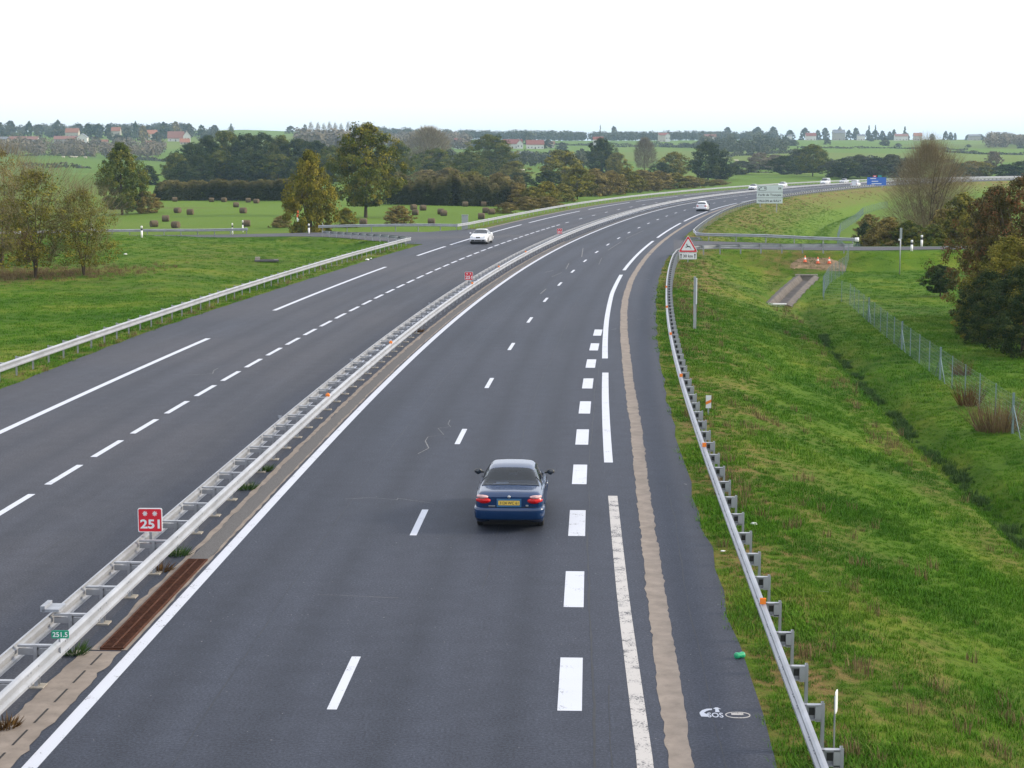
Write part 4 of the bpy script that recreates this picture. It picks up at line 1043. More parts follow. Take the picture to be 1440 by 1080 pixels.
def car(kind, label, paint, loc, rz, group, see_through=False, detail='rear', scale=1.0, name='car', plate=None):
    K = kind; root = empty(name, tuple(loc), rz); root.scale = (scale,) * 3; tag(root, label, 'car', group)
    y0, y1 = K['w'][0][0], K['w'][-1][0]; f = lambda key, y: float(hermite(np.array([y]), [a for a, _ in K[key]], [b for _, b in K[key]])[0])
    wr_ = K['wheel']; ar = wr_ + .065
    def zb(y):
        z = .20 + .10 * sstep(.25, 0, y1 - y) + .12 * sstep(.3, 0, y - y0)
        for a in K['axles']:
            d = abs(y - a)
            if d < ar: z = max(z, wr_ - .02 + math.sqrt(ar * ar - d * d))
        return z
    def prof(y):
        w, be, tp, c = f('w', y), f('belt', y), f('top', y), min(1, max(0, f('cab', y))); b = zb(y)
        be = min(be, tp - .01)
        P0 = [(.60 * w, b), (.965 * w, b), (w, max(b + .04, .40)), (1.0 * w, max(b + .07, .60)), (.985 * w, max(be - .06, b + .10)), (.93 * w, max(be, b + .12))]
        low = [(.885 * w, be + (tp - be) * .5), (.78 * w, be + (tp - be) * .86), (.42 * w, tp - .006), (0, tp)]
        gx = .93 * w; wr = K['wr']
        hi = [(.5 * (gx + wr) + .022, be + (tp - .055 - be) * .52), (wr, tp - .055), (wr * .62, tp - .010), (0, tp)]
        up = [(a[0] * (1 - c) + d[0] * c, a[1] * (1 - c) + d[1] * c) for a, d in zip(low, hi)]
        h = P0 + up
        return np.array(h + [(-x, z) for x, z in h[-2::-1]])
    win = [('rear_window', K['rear'], (6.45, 11.55)), ('windscreen', K['front'], (6.45, 11.55))]
    for a in K['side']: win += [('side_window', a, (5.22, 6.78)), ('side_window', a, (11.22, 12.78))]
    us = set(np.round(np.concatenate([[a for a, _ in K['top']], [a for a, _ in K['w']], np.arange(y0, y1, .14)] + [np.linspace(a - ar, a + ar, 13) for a in K['axles']] + [np.linspace(w[1][0], w[1][1], 7) for w in win]), 4))
    us = sorted(u for u in us if y0 <= u <= y1); us = [u for i, u in enumerate(us) if i == 0 or u - us[i - 1] > .004 or any(abs(u - e) < 1e-3 for w in win for e in w[1])]
    vs = sorted(set(np.round(np.concatenate([np.arange(0, 18.01, .34), [18], [5.22, 6.78, 6.45, 11.55, 11.22, 12.78]]), 3)))
    G = np.array([[(*crom(pr, v)[:1], u, crom(pr, v)[1]) for v in vs] for u in us for pr in [prof(u)]])
    nu, nv = len(us), len(vs); idx = np.arange(nu * nv).reshape(nu, nv); V = G.reshape(-1, 3)
    um = (np.array(us)[1:] + np.array(us)[:-1]) / 2; vm = (np.array(vs)[1:] + np.array(vs)[:-1]) / 2
    hole = np.zeros((nu - 1, nv - 1), int)
    for k, (_, (a, b), (c, d)) in enumerate(win): hole[np.ix_((um > a) & (um < b), (vm > c) & (vm < d))] = k + 1
    quads = np.stack([idx[:-1, :-1], idx[1:, :-1], idx[1:, 1:], idx[:-1, 1:]], -1)
    bf = quads[hole == 0].tolist(); b = MB(); b.add(V, bf, 0, True)
    for e, rv in ((0, False), (nu - 1, True)):
        ring_ = [tuple(V[i]) for i in idx[e]]; b.add(ring_[::-1] if rv else ring_, [list(range(nv))], 0, False)
    b.obj('body', paint, root)
    for k, (nm, _, _) in enumerate(win):
        q = quads[hole == k + 1]
        if len(q):
            ui = np.unique(q); mp = {int(o): i for i, o in enumerate(ui)}
            w = MB(); w.add(V[ui], [[mp[int(i)] for i in r_] for r_ in q], 0, True); w.obj(nm, M['glass_clear'] if see_through else M['glass'], root)
            cxy = V[ui].mean(0); bd = MB()
            # rubber seal round the pane
            loop = [idx[np.searchsorted(us, win[k][1][0] - 1e-4), np.searchsorted(vs, v_)] for v_ in vs if win[k][2][0] - 1e-4 <= v_ <= win[k][2][1] + 1e-4]
            bd.tube([tuple(V[i] * np.array([1, 1, 1]) + np.array([0, 0, .004])) for i in loop], .012, 4); 
            if len(loop) > 2: bd.obj('window_seal', M['dark_plastic'], root)
    for a in K['axles']:
        for sx in (-1, 1):
            wx = f('w', a) - .105
            wh = MB(); wh.lathe([(wr_ * .62, -.09), (wr_ * .93, -.095), (wr_, -.06), (wr_, .06), (wr_ * .93, .095), (wr_ * .62, .09)], 22, 'X')
            ty = wh.obj('wheel', M['rubber'], root, (sx * wx, a, wr_))
            MB().lathe([(0, sx * .075), (wr_ * .25, sx * .08), (wr_ * .5, sx * .06), (wr_ * .64, sx * .088)], 18, 'X').obj('rim', M['rim'], ty)
        MB().box((0, a, .34), (2 * f('w', a) - .34, .75, .5)).obj('wheel_well', M['black'], root)
    MB().box((0, 0, .30), (1.3, (y1 - y0) * .86, .2)).obj('underbody', M['black'], root)
    # mirrors
    ym = K['front'][1] - .22
    for sx in (-1, 1):
        mm = MB(); mm.lathe([(0, -.07), (.07, -.06), (.095, 0), (.07, .06), (0, .07)], 12, 'Y'); me = mm.mesh('mirror', M['dark_plastic'] if detail == 'rear' else paint)
        for v in me.vertices: v.co.x *= 1.15; v.co.z *= .78
        o = link('mirror', me, root, (sx * (f('w', ym) + .10), ym, f('belt', ym) + .09))
        MB().box((-sx * .10, .02, -.03), (.12, .05, .04)).obj('mirror_arm', M['dark_plastic'], o)
        if detail == 'rear': MB().lathe([(0, -.072), (.072, -.068), (.075, -.064)], 12, 'Y').obj('mirror_glass', M['glass'], o)
    wb = f('w', y0 + .08)
    def bumper(yb, sg, z0, z1, nm):
        W = f('w', yb - sg * .35) + .012
        half = [(W, -.46), (W, -.22), (.985 * W, -.08), (.92 * W, .015), (.78 * W, .055), (.5 * W, .085), (.2 * W, .097)]
        pts = [(-x, yb + sg * y, 0) for x, y in half] + [(x, yb + sg * y, 0) for x, y in half[::-1]]
        if sg > 0: pts = pts[::-1]
        pr = [(-.12, z0), (-.02, z0 + .005), (.015, z0 + .05), (.025, z0 + .6 * (z1 - z0)), (.03, z1 - .07), (.02, z1 - .02), (-.015, z1), (-.12, z1)]
        MB().sweep(pts, pr, smooth=True).obj(nm, paint, root)
    bumper(y0, -1, .30, .61, 'rear_bumper'); bumper(y1, 1, .26, .56, 'front_bumper')
    if detail == 'rear':
        for sx in (-1, 1):
            for (cz, hz, hx, mt, nm, ox) in ((.775, .075, .19, 'red_lens', 'tail_light', 0), (.865, .045, .15, 'clear_lens', 'indicator_light', .02)):
                t = MB(); t.lathe([(0, -.05), (.6, -.045), (.9, -.02), (1, .02), (1, .09)], 18, 'Y'); me = t.mesh(nm, M[mt])
                for v in me.vertices: v.co.x = v.co.x * hx; v.co.z = v.co.z * hz; v.co.y += abs(v.co.x + sx * .1 if False else max(0, v.co.x * sx)) * .55
                link(nm, me, root, (sx * (wb - .17 + ox), y0 - .015, cz))
        MB().box((0, y0 - .012, .72), (.60, .03, .20)).obj('plate_recess', M['car_blue_light'] if see_through else paint, root)
        pl = MB().prism(round_rect(.52, .11, .01), -.006, .006).obj('number_plate', M['yellow_plate'] if see_through else M['white_sheet'], root, (0, y0 - .036, .725))
        if plate: lettering(plate, .46, .075, M['sign_black'], pl, (0, -.0065, 0), bold=.015)
        MB().lathe([(0, -.012), (.035, -.01), (.038, 0)], 14, 'Y', (0, y0 - .01, .87)).obj('badge', M['rim'], root)
        if see_through:
            MB().prism(round_rect(.07, .035, .015), -.012, 0).obj('model_badge', M['rim'], root, (.44, y0 - .012, .66)); MB().box((-.42, y0 - .012, .645), (.16, .01, .02)).obj('name_badge', M['rim'], root)
            MB().box((0, y0 + .02, .615), (1.3, .05, .02)).obj('boot_gap', M['black'], root)
            MB().box((0, -1.02, .93), (1.12, .62, .03)).obj('parcel_shelf', M['shelf'], root)
            MB().box((-.36, -1.13, .975), (.16, .14, .06)).box((-.22, -1.02, .99), (.30, .16, .07)).obj('papers_on_shelf', M['litter_white'], root)
            MB().box((.02, -1.16, .965), (.18, .06, .05)).obj('brake_light', M['red_lens'], root)
            MB().box((0, -.62, .78), (1.18, .16, .42)).obj('rear_seat', M['seat'], root)
            for sx in (-.36, .36):
                MB().box((sx, .1, .80), (.50, .14, .62)).box((sx, .1, 1.17), (.24, .10, .16)).obj('front_seat', M['seat'], root)
            MB().box((0, 0, .40), (1.3, 2.2, .05)).obj('cabin_floor', M['black'], root); MB().box((0, .95, .75), (1.3, .3, .3)).obj('dashboard', M['seat'], root)
        else:
            MB().box((0, y0 - .05, .42), (1.1, .03, .12)).obj('lower_bumper', M['dark_plastic'], root)
    else:
        for sx in (-1, 1):
            t = MB(); t.lathe([(0, .05), (.6, .045), (.9, .02), (1, -.02), (1, -.12)], 18, 'Y'); me = t.mesh('headlight', M['headlamp'])
            for v in me.vertices: v.co.x *= .20; v.co.z *= .085; v.co.y -= max(0, v.co.x * sx) * .6
            link('headlight', me, root, (sx * (wb - .19), y1 - .07, .66))
            MB().prism(round_rect(.17, .12, .05), 0, .05).obj('grille', M['black'], root, (sx * .10, y1 + .0, .655))
            MB().box((sx * .50, y1 + .10, .36), (.30, .05, .12)).obj('air_intake', M['black'], root)
        MB().box((0, y1 + .115, .36), (.62, .05, .10)).obj('lower_grille', M['black'], root)
        MB().box((0, y1 + .145, .48), (.52, .012, .11)).obj('number_plate', M['white_sheet'], root)
        MB().box((0, y1 + .06, .23), (1.4, .12, .06)).obj('lower_lip', M['dark_plastic'], root)
    # door gaps and handles
    for sx in (-1, 1):
        for yy in (K['side'][0][0] - .05, K['side'][0][1] + .04, K['side'][1][1] + .1):
            w_ = f('w', yy); MB().box((sx * (w_ - .002), yy, .63), (.012, .012, .5)).obj('door_gap', M['black'], root)
        MB().box((sx * (f('w', 0) + .0), K['side'][0][1] - .12, .80), (.03, .16, .025)).obj('door_handle', M['dark_plastic'] if detail == 'rear' else paint, root)
    return root

def on_road(s, o): q = P(s, o); return (q[0], q[1], 0.0)
car(SEDAN, 'dark blue saloon with yellow number plate driving away in the right lane', M['car_blue'], on_road(15.5, 2.2), HEAD(16), 'cars on the motorway', True, 'rear', .955, 'blue_saloon', '3124 WC 61')
G_ = 'cars on the motorway'
car(COUPE, 'white coupe coming towards the camera on the left carriageway', M['car_white'], on_road(145.6, -12.45), HEAD(145) + math.pi, G_, False, 'front', 1.0, 'white_coupe')
car(HATCH, 'white hatchback driving away on the right carriageway near the bend', M['car_white'], on_road(245.5, 3.0), HEAD(245), G_, False, 'rear', 1.0, 'white_hatchback')
car(SEDAN, 'white oncoming car farthest left of the distant group beside the exit sign', M['car_white'], on_road(397, -12.6), HEAD(397) + math.pi, G_, False, 'front', 1.0)
car(HATCH, 'white oncoming car partly hidden behind the large exit sign', M['car_white'], on_road(426, -12.4), HEAD(426) + math.pi, G_, False, 'front')
car(VAN, 'white oncoming van in front of the lone dark tree', M['car_white'], on_road(470, -12.8), HEAD(470) + math.pi, G_, False, 'front', 1.0, 'white_van')
car(SEDAN, 'silver oncoming car between the white van and the blue sign', M['car_silver'], on_road(488, -13), HEAD(488) + math.pi, G_, False, 'front')
car(VAN, 'white van driving away just left of the blue sign', M['car_white'], on_road(442, 2.6), HEAD(442), G_, False, 'rear', 1.0, 'white_van')
# ---------------------------------------------------------------- foliage
def leaf_quads(rng, C, Nrm, size, aspect=1.5, tint=None):
    n = len(C); u = rng.normal(size=(n, 3)); u -= (u * Nrm).sum(1)[:, None] * Nrm; u /= np.linalg.norm(u, axis=1)[:, None] + 1e-9
    v = np.cross(Nrm, u); s = size * rng.uniform(.6, 1.35, n)[:, None]
    a, b = u * s * aspect / 2, v * s / 2
    V = np.stack([C - a, C + b * .9 - a * .1, C + a, C - b * .9 - a * .1], 1).reshape(-1, 3)
    F = np.arange(4 * n).reshape(n, 4)
    return V, F, np.repeat(tint, 4)

SHAPES = {'oak': [(0, .30), (.12, .72), (.3, .95), (.5, 1.0), (.7, .82), (.86, .58), (1, .22)],
          'round': [(0, .35), (.2, .85), (.45, 1.0), (.7, .88), (.9, .5), (1, .15)],
          'oval': [(0, .45), (.2, .85), (.45, 1.0), (.7, .75), (.88, .42), (1, .1)],
          'bush': [(0, .88), (.25, 1.0), (.5, .92), (.75, .66), (.92, .36), (1, .1)],
          'cone': [(0, .8), (.2, 1.0), (.5, .68), (.8, .34), (1, .05)],
          'vase': [(0, .25), (.25, .6), (.5, .88), (.75, 1.0), (.9, .75), (1, .3)],
          'column': [(0, .7), (.3, 1.0), (.6, .95), (.85, .7), (1, .2)]}
def crown_np(seed, shape, nc, per, leaf, clump=.16, hollow=.55, twig=False, gap=.0):
    """unit crown (1 wide, 1 high, z from 0 to 1): clumps of small leaf faces spread through the volume"""
    rng = np.random.default_rng(seed); pr = np.array(SHAPES[shape])
    t = rng.beta(1.15, 1.1, nc); a = rng.uniform(0, 2 * np.pi, nc)
    lump = 1 + .17 * np.sin(2 * a + rng.uniform(0, 6)) + .17 * np.sin(3 * a + 5 * t + rng.uniform(0, 6)) + .06 * np.sin(8 * t + 2 * a) + .07 * np.sin(5 * a - 4 * t)
    rr = np.interp(t, pr[:, 0], pr[:, 1]) * .5 * lump * (hollow + (1 - hollow) * rng.uniform(0, 1, nc)) * np.where(rng.random(nc) < .25, rng.uniform(.2, .9, nc), 1)
    C = np.stack([rr * np.cos(a), rr * np.sin(a), t], 1)
    ct = np.clip(rng.normal(.45, .30, nc) + .12 * (t - .5), 0, 1); cr = clump * rng.uniform(.55, 1.25, nc)
    k = np.repeat(np.arange(nc), per); n = len(k)
    d = rng.normal(size=(n, 3)); d /= np.linalg.norm(d, axis=1)[:, None]
    pos = C[k] + d * (cr[k] * rng.uniform(.15, 1, n) ** .6)[:, None] * np.array([.62, .62, .5])
    pos[:, 2] = np.clip(pos[:, 2], .0, 1.05)
    out = pos - np.array([0, 0, .45]); out /= np.linalg.norm(out, axis=1)[:, None] + 1e-9
    nr = d * .6 + out * .5 + np.array([0, 0, .45]) + rng.normal(0, .45, (n, 3)); nr /= np.linalg.norm(nr, axis=1)[:, None]
    ti = np.clip(ct[k] + rng.normal(0, .16, n), 0, 1)
    return leaf_quads(rng, pos, nr, leaf, 1.5, ti)
def twig_np(seed, shape, n, length, thick):
    """unit crown of bare twigs fanning upward and outward"""
    rng = np.random.default_rng(seed); pr = np.array(SHAPES[shape])
    t = rng.beta(1.3, 1.1, n); a = rng.uniform(0, 2 * np.pi, n); rr = np.interp(t, pr[:, 0], pr[:, 1]) * .5 * np.sqrt(rng.uniform(.02, 1, n)) * (1 + .15 * np.sin(3 * a + 4 * t))
    C = np.stack([rr * np.cos(a), rr * np.sin(a), t], 1)
    d = np.stack([np.cos(a) * rr * 1.6, np.sin(a) * rr * 1.6, .35 + .4 * t], 1) + rng.normal(0, .16, (n, 3)); d /= np.linalg.norm(d, axis=1)[:, None]
    w = np.cross(d, rng.normal(size=(n, 3))); w /= np.linalg.norm(w, axis=1)[:, None]
    L = (length * rng.uniform(.5, 1.3, n))[:, None]; T = (thick * rng.uniform(.6, 1.3, n))[:, None]
    V = np.stack([C - w * T / 2, C + d * L - w * T * .1, C + d * L + w * T * .1, C + w * T / 2], 1).reshape(-1, 3)
    ti = np.clip(rng.normal(.5, .25, n), 0, 1)
    return V, np.arange(4 * n).reshape(n, 4), np.repeat(ti, 4)

def trunk_mb(seed, h, r, limbs, spread, stems=1, lean=.0):
    rng = np.random.default_rng(seed); b = MB()
    for s in range(stems):
        a0 = rng.uniform(0, 6.28); ln = lean + (.28 if stems > 1 else .03)
        tp = [(math.cos(a0) * ln * h * t ** 1.4 + rng.normal(0, .012) * h * t, math.sin(a0) * ln * h * t ** 1.4 + rng.normal(0, .012) * h * t, h * (t * .92 - .03)) for t in np.linspace(0, 1, 6)]
        b.tube(tp, [r * (1.25 if i == 0 else 1) * (1 - .82 * i / 5) / (stems ** .5) for i in range(6)], 7)
        for k in range(limbs):
            t = rng.uniform(.28, .85); i = t * 5; j = int(i); p = Vector(tp[j]).lerp(Vector(tp[min(j + 1, 5)]), i - j); a = rng.uniform(0, 6.28); L = spread * rng.uniform(.5, 1) * (1.15 - t * .6)
            q = [p + Vector((math.cos(a) * L * u, math.sin(a) * L * u, L * (.75 * u + .1 * u * u))) + Vector(rng.normal(0, .03 * L, 3)) * u for u in (0, .35, .7, 1)]
            rb = r * (1 - .7 * t) * .5 / (stems ** .5); b.tube(q, [rb, rb * .7, rb * .45, rb * .15], 5)
    return b
_proto = {}
def crown_me(key, mat, **kw):
    if key not in _proto:
        if kw.pop('twig', False): V, F, T = twig_np(**kw)
        else: V, F, T = crown_np(**kw)
        _proto[key] = mesh_np('crown', V, F, [M['l_oak']], False, T)
    return _proto[key]
def obj_mat(o, mat):
    o.material_slots[0].link = 'OBJECT'; o.material_slots[0].material = mat; return o
BIG = [('oak', 11, 330, 64, .021), ('round', 12, 300, 64, .022), ('oval', 13, 300, 64, .022), ('oak', 14, 330, 64, .021)]
MID = [('round', 21, 190, 46, .031), ('oval', 22, 190, 46, .031), ('oak', 23, 200, 46, .031), ('bush', 24, 200, 46, .031), ('bush', 25, 200, 46, .031)]
FAR = [('round', 31, 70, 22, .10), ('oval', 32, 70, 22, .10), ('bush', 33, 70, 22, .10), ('cone', 34, 70, 22, .08), ('bush', 35, 80, 22, .10)]
def proto_crown(lst, i):
    sh, sd, nc, per, lf = lst[i % len(lst)]
    return crown_me(('c', sh, sd), None, seed=sd, shape=sh, nc=nc, per=per, leaf=lf, clump=.13 if nc > 250 else .145)
def proto_trunk(i, h_ratio, stems=1):
    key = ('t', i, stems)
    if key not in _proto: _proto[key] = trunk_mb(100 + i, 1.0, .028, 7 if stems == 1 else 4, .34, stems).mesh('trunk', M['bark'])
    return _proto[key]
COUNT = {}
def tree(label, pos, h, w, mat, lst=BIG, shape=0, base=.18, group=None, name='tree', cat='tree', stems=1, rot=None, crown=None, bark=True, depth=None):
    """trunk and crown; base = share of the height left free below the crown"""
    r = empty(name, tuple(pos), R.uniform(0, 6.28) if rot is None else rot); tag(r, label, cat, group)
    if bark:
        t = link('trunk', proto_trunk(shape % 4, 1, stems), r); k = h * .88; t.scale = (k * (.75 if h > 6 else 1.0), k * (.75 if h > 6 else 1.0), k)
    c = link('crown', crown or proto_crown(lst, shape), r, (0, 0, h * base)); c.scale = (w, depth or w, h * (1 - base) / 1.03); obj_mat(c, mat)
    return r
def tree_px(label, px, base_y, top_y, w_px, mat, d=None, **kw):
    p = hit(px, base_y) if d is None else at_d(px, d)
    h = max(1.0, top_z(p[1], top_y) - p[2]); w = w_px * p[1] / FOC
    p[2] -= .05
    return tree(label, p, h, w, mat, **kw)

# trees and bushes of the left verge and field
C1 = mesh_np('crown', *(lambda q: (q[0], q[1]))(crown_np(201, 'bush', 340, 38, .013, .125, .25)), mats=[M['l_oak']], tint=crown_np(201, 'bush', 340, 38, .013, .125, .25)[2])
C2 = (lambda q: mesh_np('crown', q[0], q[1], [M['l_oak']], False, q[2]))(crown_np(202, 'bush', 300, 46, .013, .13, .3))
C3 = (lambda q: mesh_np('crown', q[0], q[1], [M['l_oak']], False, q[2]))(crown_np(203, 'round', 240, 42, .013, .12, .3))
TW1 = (lambda q: mesh_np('twigs', q[0], q[1], [M['l_twig']], False, q[2]))(twig_np(204, 'vase', 2600, .16, .0022))
WIL = (lambda q: mesh_np('crown', q[0], q[1], [M['l_twig']], False, q[2]))(twig_np(205, 'round', 13000, .15, .0019))
def with_twigs(r, w, h, base, mat, me=None):
    o = link('twigs', me or TW1, r, (0, 0, h * base)); o.scale = (w, w, h * (1 - base)); obj_mat(o, mat)
for px, by, ty, wp, cm, mt, lb, st in ((50, 391, 236, 168, C1, 'l_olive', 'multi-stemmed olive-leaved tree at the left edge, stems forking from the ground', 4), (118, 387, 262, 112, C2, 'l_olive', 'olive-yellow shrub with thin pale stems on the left verge, right of the forked tree', 5), (2, 376, 206, 120, C3, 'l_brown', 'brownish thinning tree cut by the left picture edge', 3)):
    r = tree_px(lb, px, by, ty, wp, M[mt], crown=cm, stems=st, base=.12)
    c = [x for x in r.children if x.name.startswith('crown')][0]; with_twigs(r, c.scale[0] * 1.05, c.scale[2] * 1.18, .1, M['l_twig'])
r = tree_px('reddish small shrub under the forked tree at left', 38, 372, 318, 34, M['l_red'], lst=MID, shape=3, base=.1, name='shrub', cat='shrub')
tree_px('tall dark green tree left of the hay field', 172, 302, 200, 82, M['l_green'], shape=2, base=.08)
tree_px('brown bushy shrub at the foot of the tall dark tree', 203, 300, 268, 46, M['l_brown'], lst=MID, shape=3, base=0, name='shrub', cat='shrub', bark=False)
tree_px('dark rounded bush standing alone behind the long hedge', 209, 260, 232, 36, M['l_dark'], lst=MID, shape=3, base=0, name='shrub', cat='shrub', bark=False)
tree_px('golden yellow autumn tree beside the service road', 438, 0, 211, 84, M['l_gold'], d=226, shape=2, base=.05, stems=3)
tree_px('tallest tree, a broad oak with visible trunk in the hay field', 514, 306, 173, 104, M['l_oak'], shape=0, base=.13)
tree_px('small yellowish bush between the golden tree and the oak', 487, 320, 292, 36, M['l_gold'], lst=MID, shape=4, base=0, name='shrub', cat='shrub', bark=False)
tree_px('round brown-green bush right of the oak', 562, 317, 288, 46, M['l_brown'], lst=MID, shape=3, base=0, name='shrub', cat='shrub', bark=False)
tree_px('low rusty bush at the roadside left of the golden tree', 395, 320, 303, 34, M['l_brown'], lst=MID, shape=4, base=0, name='shrub', cat='shrub', bark=False)

ORD = ['first', 'second', 'third', 'fourth', 'fifth', 'sixth', 'seventh', 'eighth', 'ninth', 'tenth', 'eleventh', 'twelfth', 'thirteenth', 'fourteenth', 'fifteenth', 'sixteenth', 'seventeenth', 'eighteenth', 'nineteenth', 'twentieth'] + ['twenty-%s' % x for x in ('first', 'second', 'third', 'fourth', 'fifth', 'sixth', 'seventh', 'eighth', 'ninth')] + ['thirtieth']

# the wood behind the long hedge
WOOD = [(252, 215, 44, 655), (272, 200, 52, 690), (296, 190, 56, 700), (322, 183, 58, 720), (350, 188, 54, 700), (374, 186, 58, 730), (398, 190, 54, 710), (424, 194, 56, 700), (446, 198, 54, 690), (470, 204, 50, 680), (262, 226, 44, 620), (286, 214, 46, 630), (312, 212, 50, 640), (340, 216, 50, 635), (366, 212, 52, 640), (394, 216, 52, 640), (420, 220, 50, 630), (540, 205, 46, 690), (562, 198, 50, 690)]
for i, (px, ty, wp, d) in enumerate(WOOD):
    back = sorted(q[0] for q in WOOD if q[0] < 500 and q[3] > 650); frnt = sorted(q[0] for q in WOOD if q[0] < 500 and q[3] <= 650)
    tree_px('%s tree from the left in the %s of the dark wood' % (ORD[(back if d > 650 else frnt).index(px)], 'tall back row' if d > 650 else 'lower front row') if px < 500 else ('dark tree just right of the oak crown' if px < 550 else 'dark spreading tree behind and right of the oak'), px, 0, ty, wp * 1.12, M['l_dark'] if i % 3 else M['l_green'], d=d, shape=i, base=.06, group='trees of the dark wood' if px < 500 else None)

def hedge(label, pts, h, w, mat, n_per_m, leaf, seed, bump=.05, name='hedge'):
    """a hedge as a long body of leaf faces with an uneven top"""
    rng = np.random.default_rng(seed); pts = np.array(pts, float); seg = np.concatenate([[0], np.cumsum(np.linalg.norm(np.diff(pts[:, :2], axis=0), axis=1))])
    L = seg[-1]; n = int(L * n_per_m); q = rng.uniform(0, L, n)
    c = np.stack([np.interp(q, seg, pts[:, j]) for j in range(3)], 1); t = rng.beta(1.0, .85, n)
    hh = h * (1 + bump * np.sin(q * .9 + seed) + bump * .8 * np.sin(q * 2.3) + bump * .7 * np.sin(q * .31 + 2)) * np.interp(q, [0, L * .03, L * .97, L], [.6, 1, 1, .6])
    d = np.diff(pts[:, :2], axis=0); d = d / np.linalg.norm(d, axis=1)[:, None]; k = np.clip(np.searchsorted(seg, q) - 1, 0, len(d) - 1); nn = np.stack([d[k][:, 1], -d[k][:, 0]], 1)
    lat = (rng.beta(.6, .6, n) - .5) * w * (1 - .45 * t * t)
    c[:, :2] += nn * lat[:, None]; c[:, 2] += hh * t
    nr = np.column_stack([nn * np.sign(lat)[:, None] * .6, .3 + t]) + rng.normal(0, .5, (n, 3)); nr /= np.linalg.norm(nr, axis=1)[:, None]
    ti = np.clip(.05 + .95 * np.clip((t - .55) / .4, 0, 1) + .12 * np.sin(q * .5 + seed) * .5 + rng.normal(0, .12, n), 0, 1)  # tint rises with height: sunlit top and shaded sides put into leaf colour
    V, F, T = leaf_quads(rng, c, nr, leaf, 1.4, ti)
    o = link(name, mesh_np(name, V - pts[0], F, [mat], False, T), None, tuple(pts[0])); tag(o, label, 'hedge'); return o
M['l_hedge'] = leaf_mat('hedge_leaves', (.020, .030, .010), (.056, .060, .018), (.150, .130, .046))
hp = [hit(x, 281.8 + .2 * math.sin(x)) for x in (222, 260, 300, 340, 380, 420, 452)]
hedge('long dark hedge with a trimmed top coloured as sunlit at the back of the hay field', hp, 4.9, 3.6, M['l_hedge'], 750, .32, 3)
hp = [hit(x, y) for x, y in ((546, 287), (590, 288), (640, 289.5), (690, 290), (735, 289))]
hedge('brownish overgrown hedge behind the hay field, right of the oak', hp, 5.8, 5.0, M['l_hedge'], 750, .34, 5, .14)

# scrub and trees along the far side of the left carriageway
SCRUB = [(600, 262, 238, 52, 'l_brown'), (632, 268, 236, 50, 'l_brown'), (665, 272, 240, 46, 'l_olive'), (700, 276, 243, 50, 'l_brown'), (728, 290, 256, 40, 'l_brown'), (748, 292, 262, 36, 'l_olive'), (768, 290, 254, 44, 'l_gold'), (770, 268, 240, 44, 'l_dark'), (728, 262, 242, 40, 'l_dark'), (790, 284, 258, 40, 'l_olive'), (812, 280, 232, 50, 'l_olive'), (790, 262, 210, 60, 'l_olive'), (836, 276, 236, 44, 'l_brown'), (858, 274, 240, 46, 'l_brown'), (880, 271, 236, 44, 'l_olive'), (868, 270, 252, 26, 'l_red'), (902, 269, 238, 46, 'l_brown'), (925, 267, 240, 44, 'l_brown'), (820, 272, 256, 34, 'l_dark'), (905, 267, 253, 36, 'l_dark'), (948, 265, 242, 42, 'l_olive'), (968, 264, 247, 40, 'l_brown'), (985, 262, 250, 38, 'l_olive'), (970, 262, 255, 30, 'l_dark'), (1008, 260, 252, 36, 'l_brown'), (740, 296, 276, 34, 'l_brown'), (770, 293, 276, 40, 'l_brown'), (712, 300, 284, 30, 'l_brown')]
CN = {'l_brown': 'brown', 'l_olive': 'olive', 'l_gold': 'yellow', 'l_dark': 'dark green', 'l_red': 'dark red'}
rank = {}
for i in sorted(range(len(SCRUB)), key=lambda k: SCRUB[k][0]):
    m = SCRUB[i][4]; rank[i] = sum(1 for j in range(len(SCRUB)) if SCRUB[j][4] == m and (SCRUB[j][0], -SCRUB[j][1], j) < (SCRUB[i][0], -SCRUB[i][1], i))
for i, (px, by, ty, wp, mt) in enumerate(SCRUB):
    big = (by - ty) > 42
    tree_px('%s %s scrub bush from the left along the far verge' % (ORD[rank[i]], CN[mt]), px, by, ty, wp * 1.2, M[mt], lst=MID, shape=(3 + i % 2) if not big else i % 3, base=0 if not big else .08, group='scrub bushes along the far verge', name='shrub', cat='shrub', bark=big)
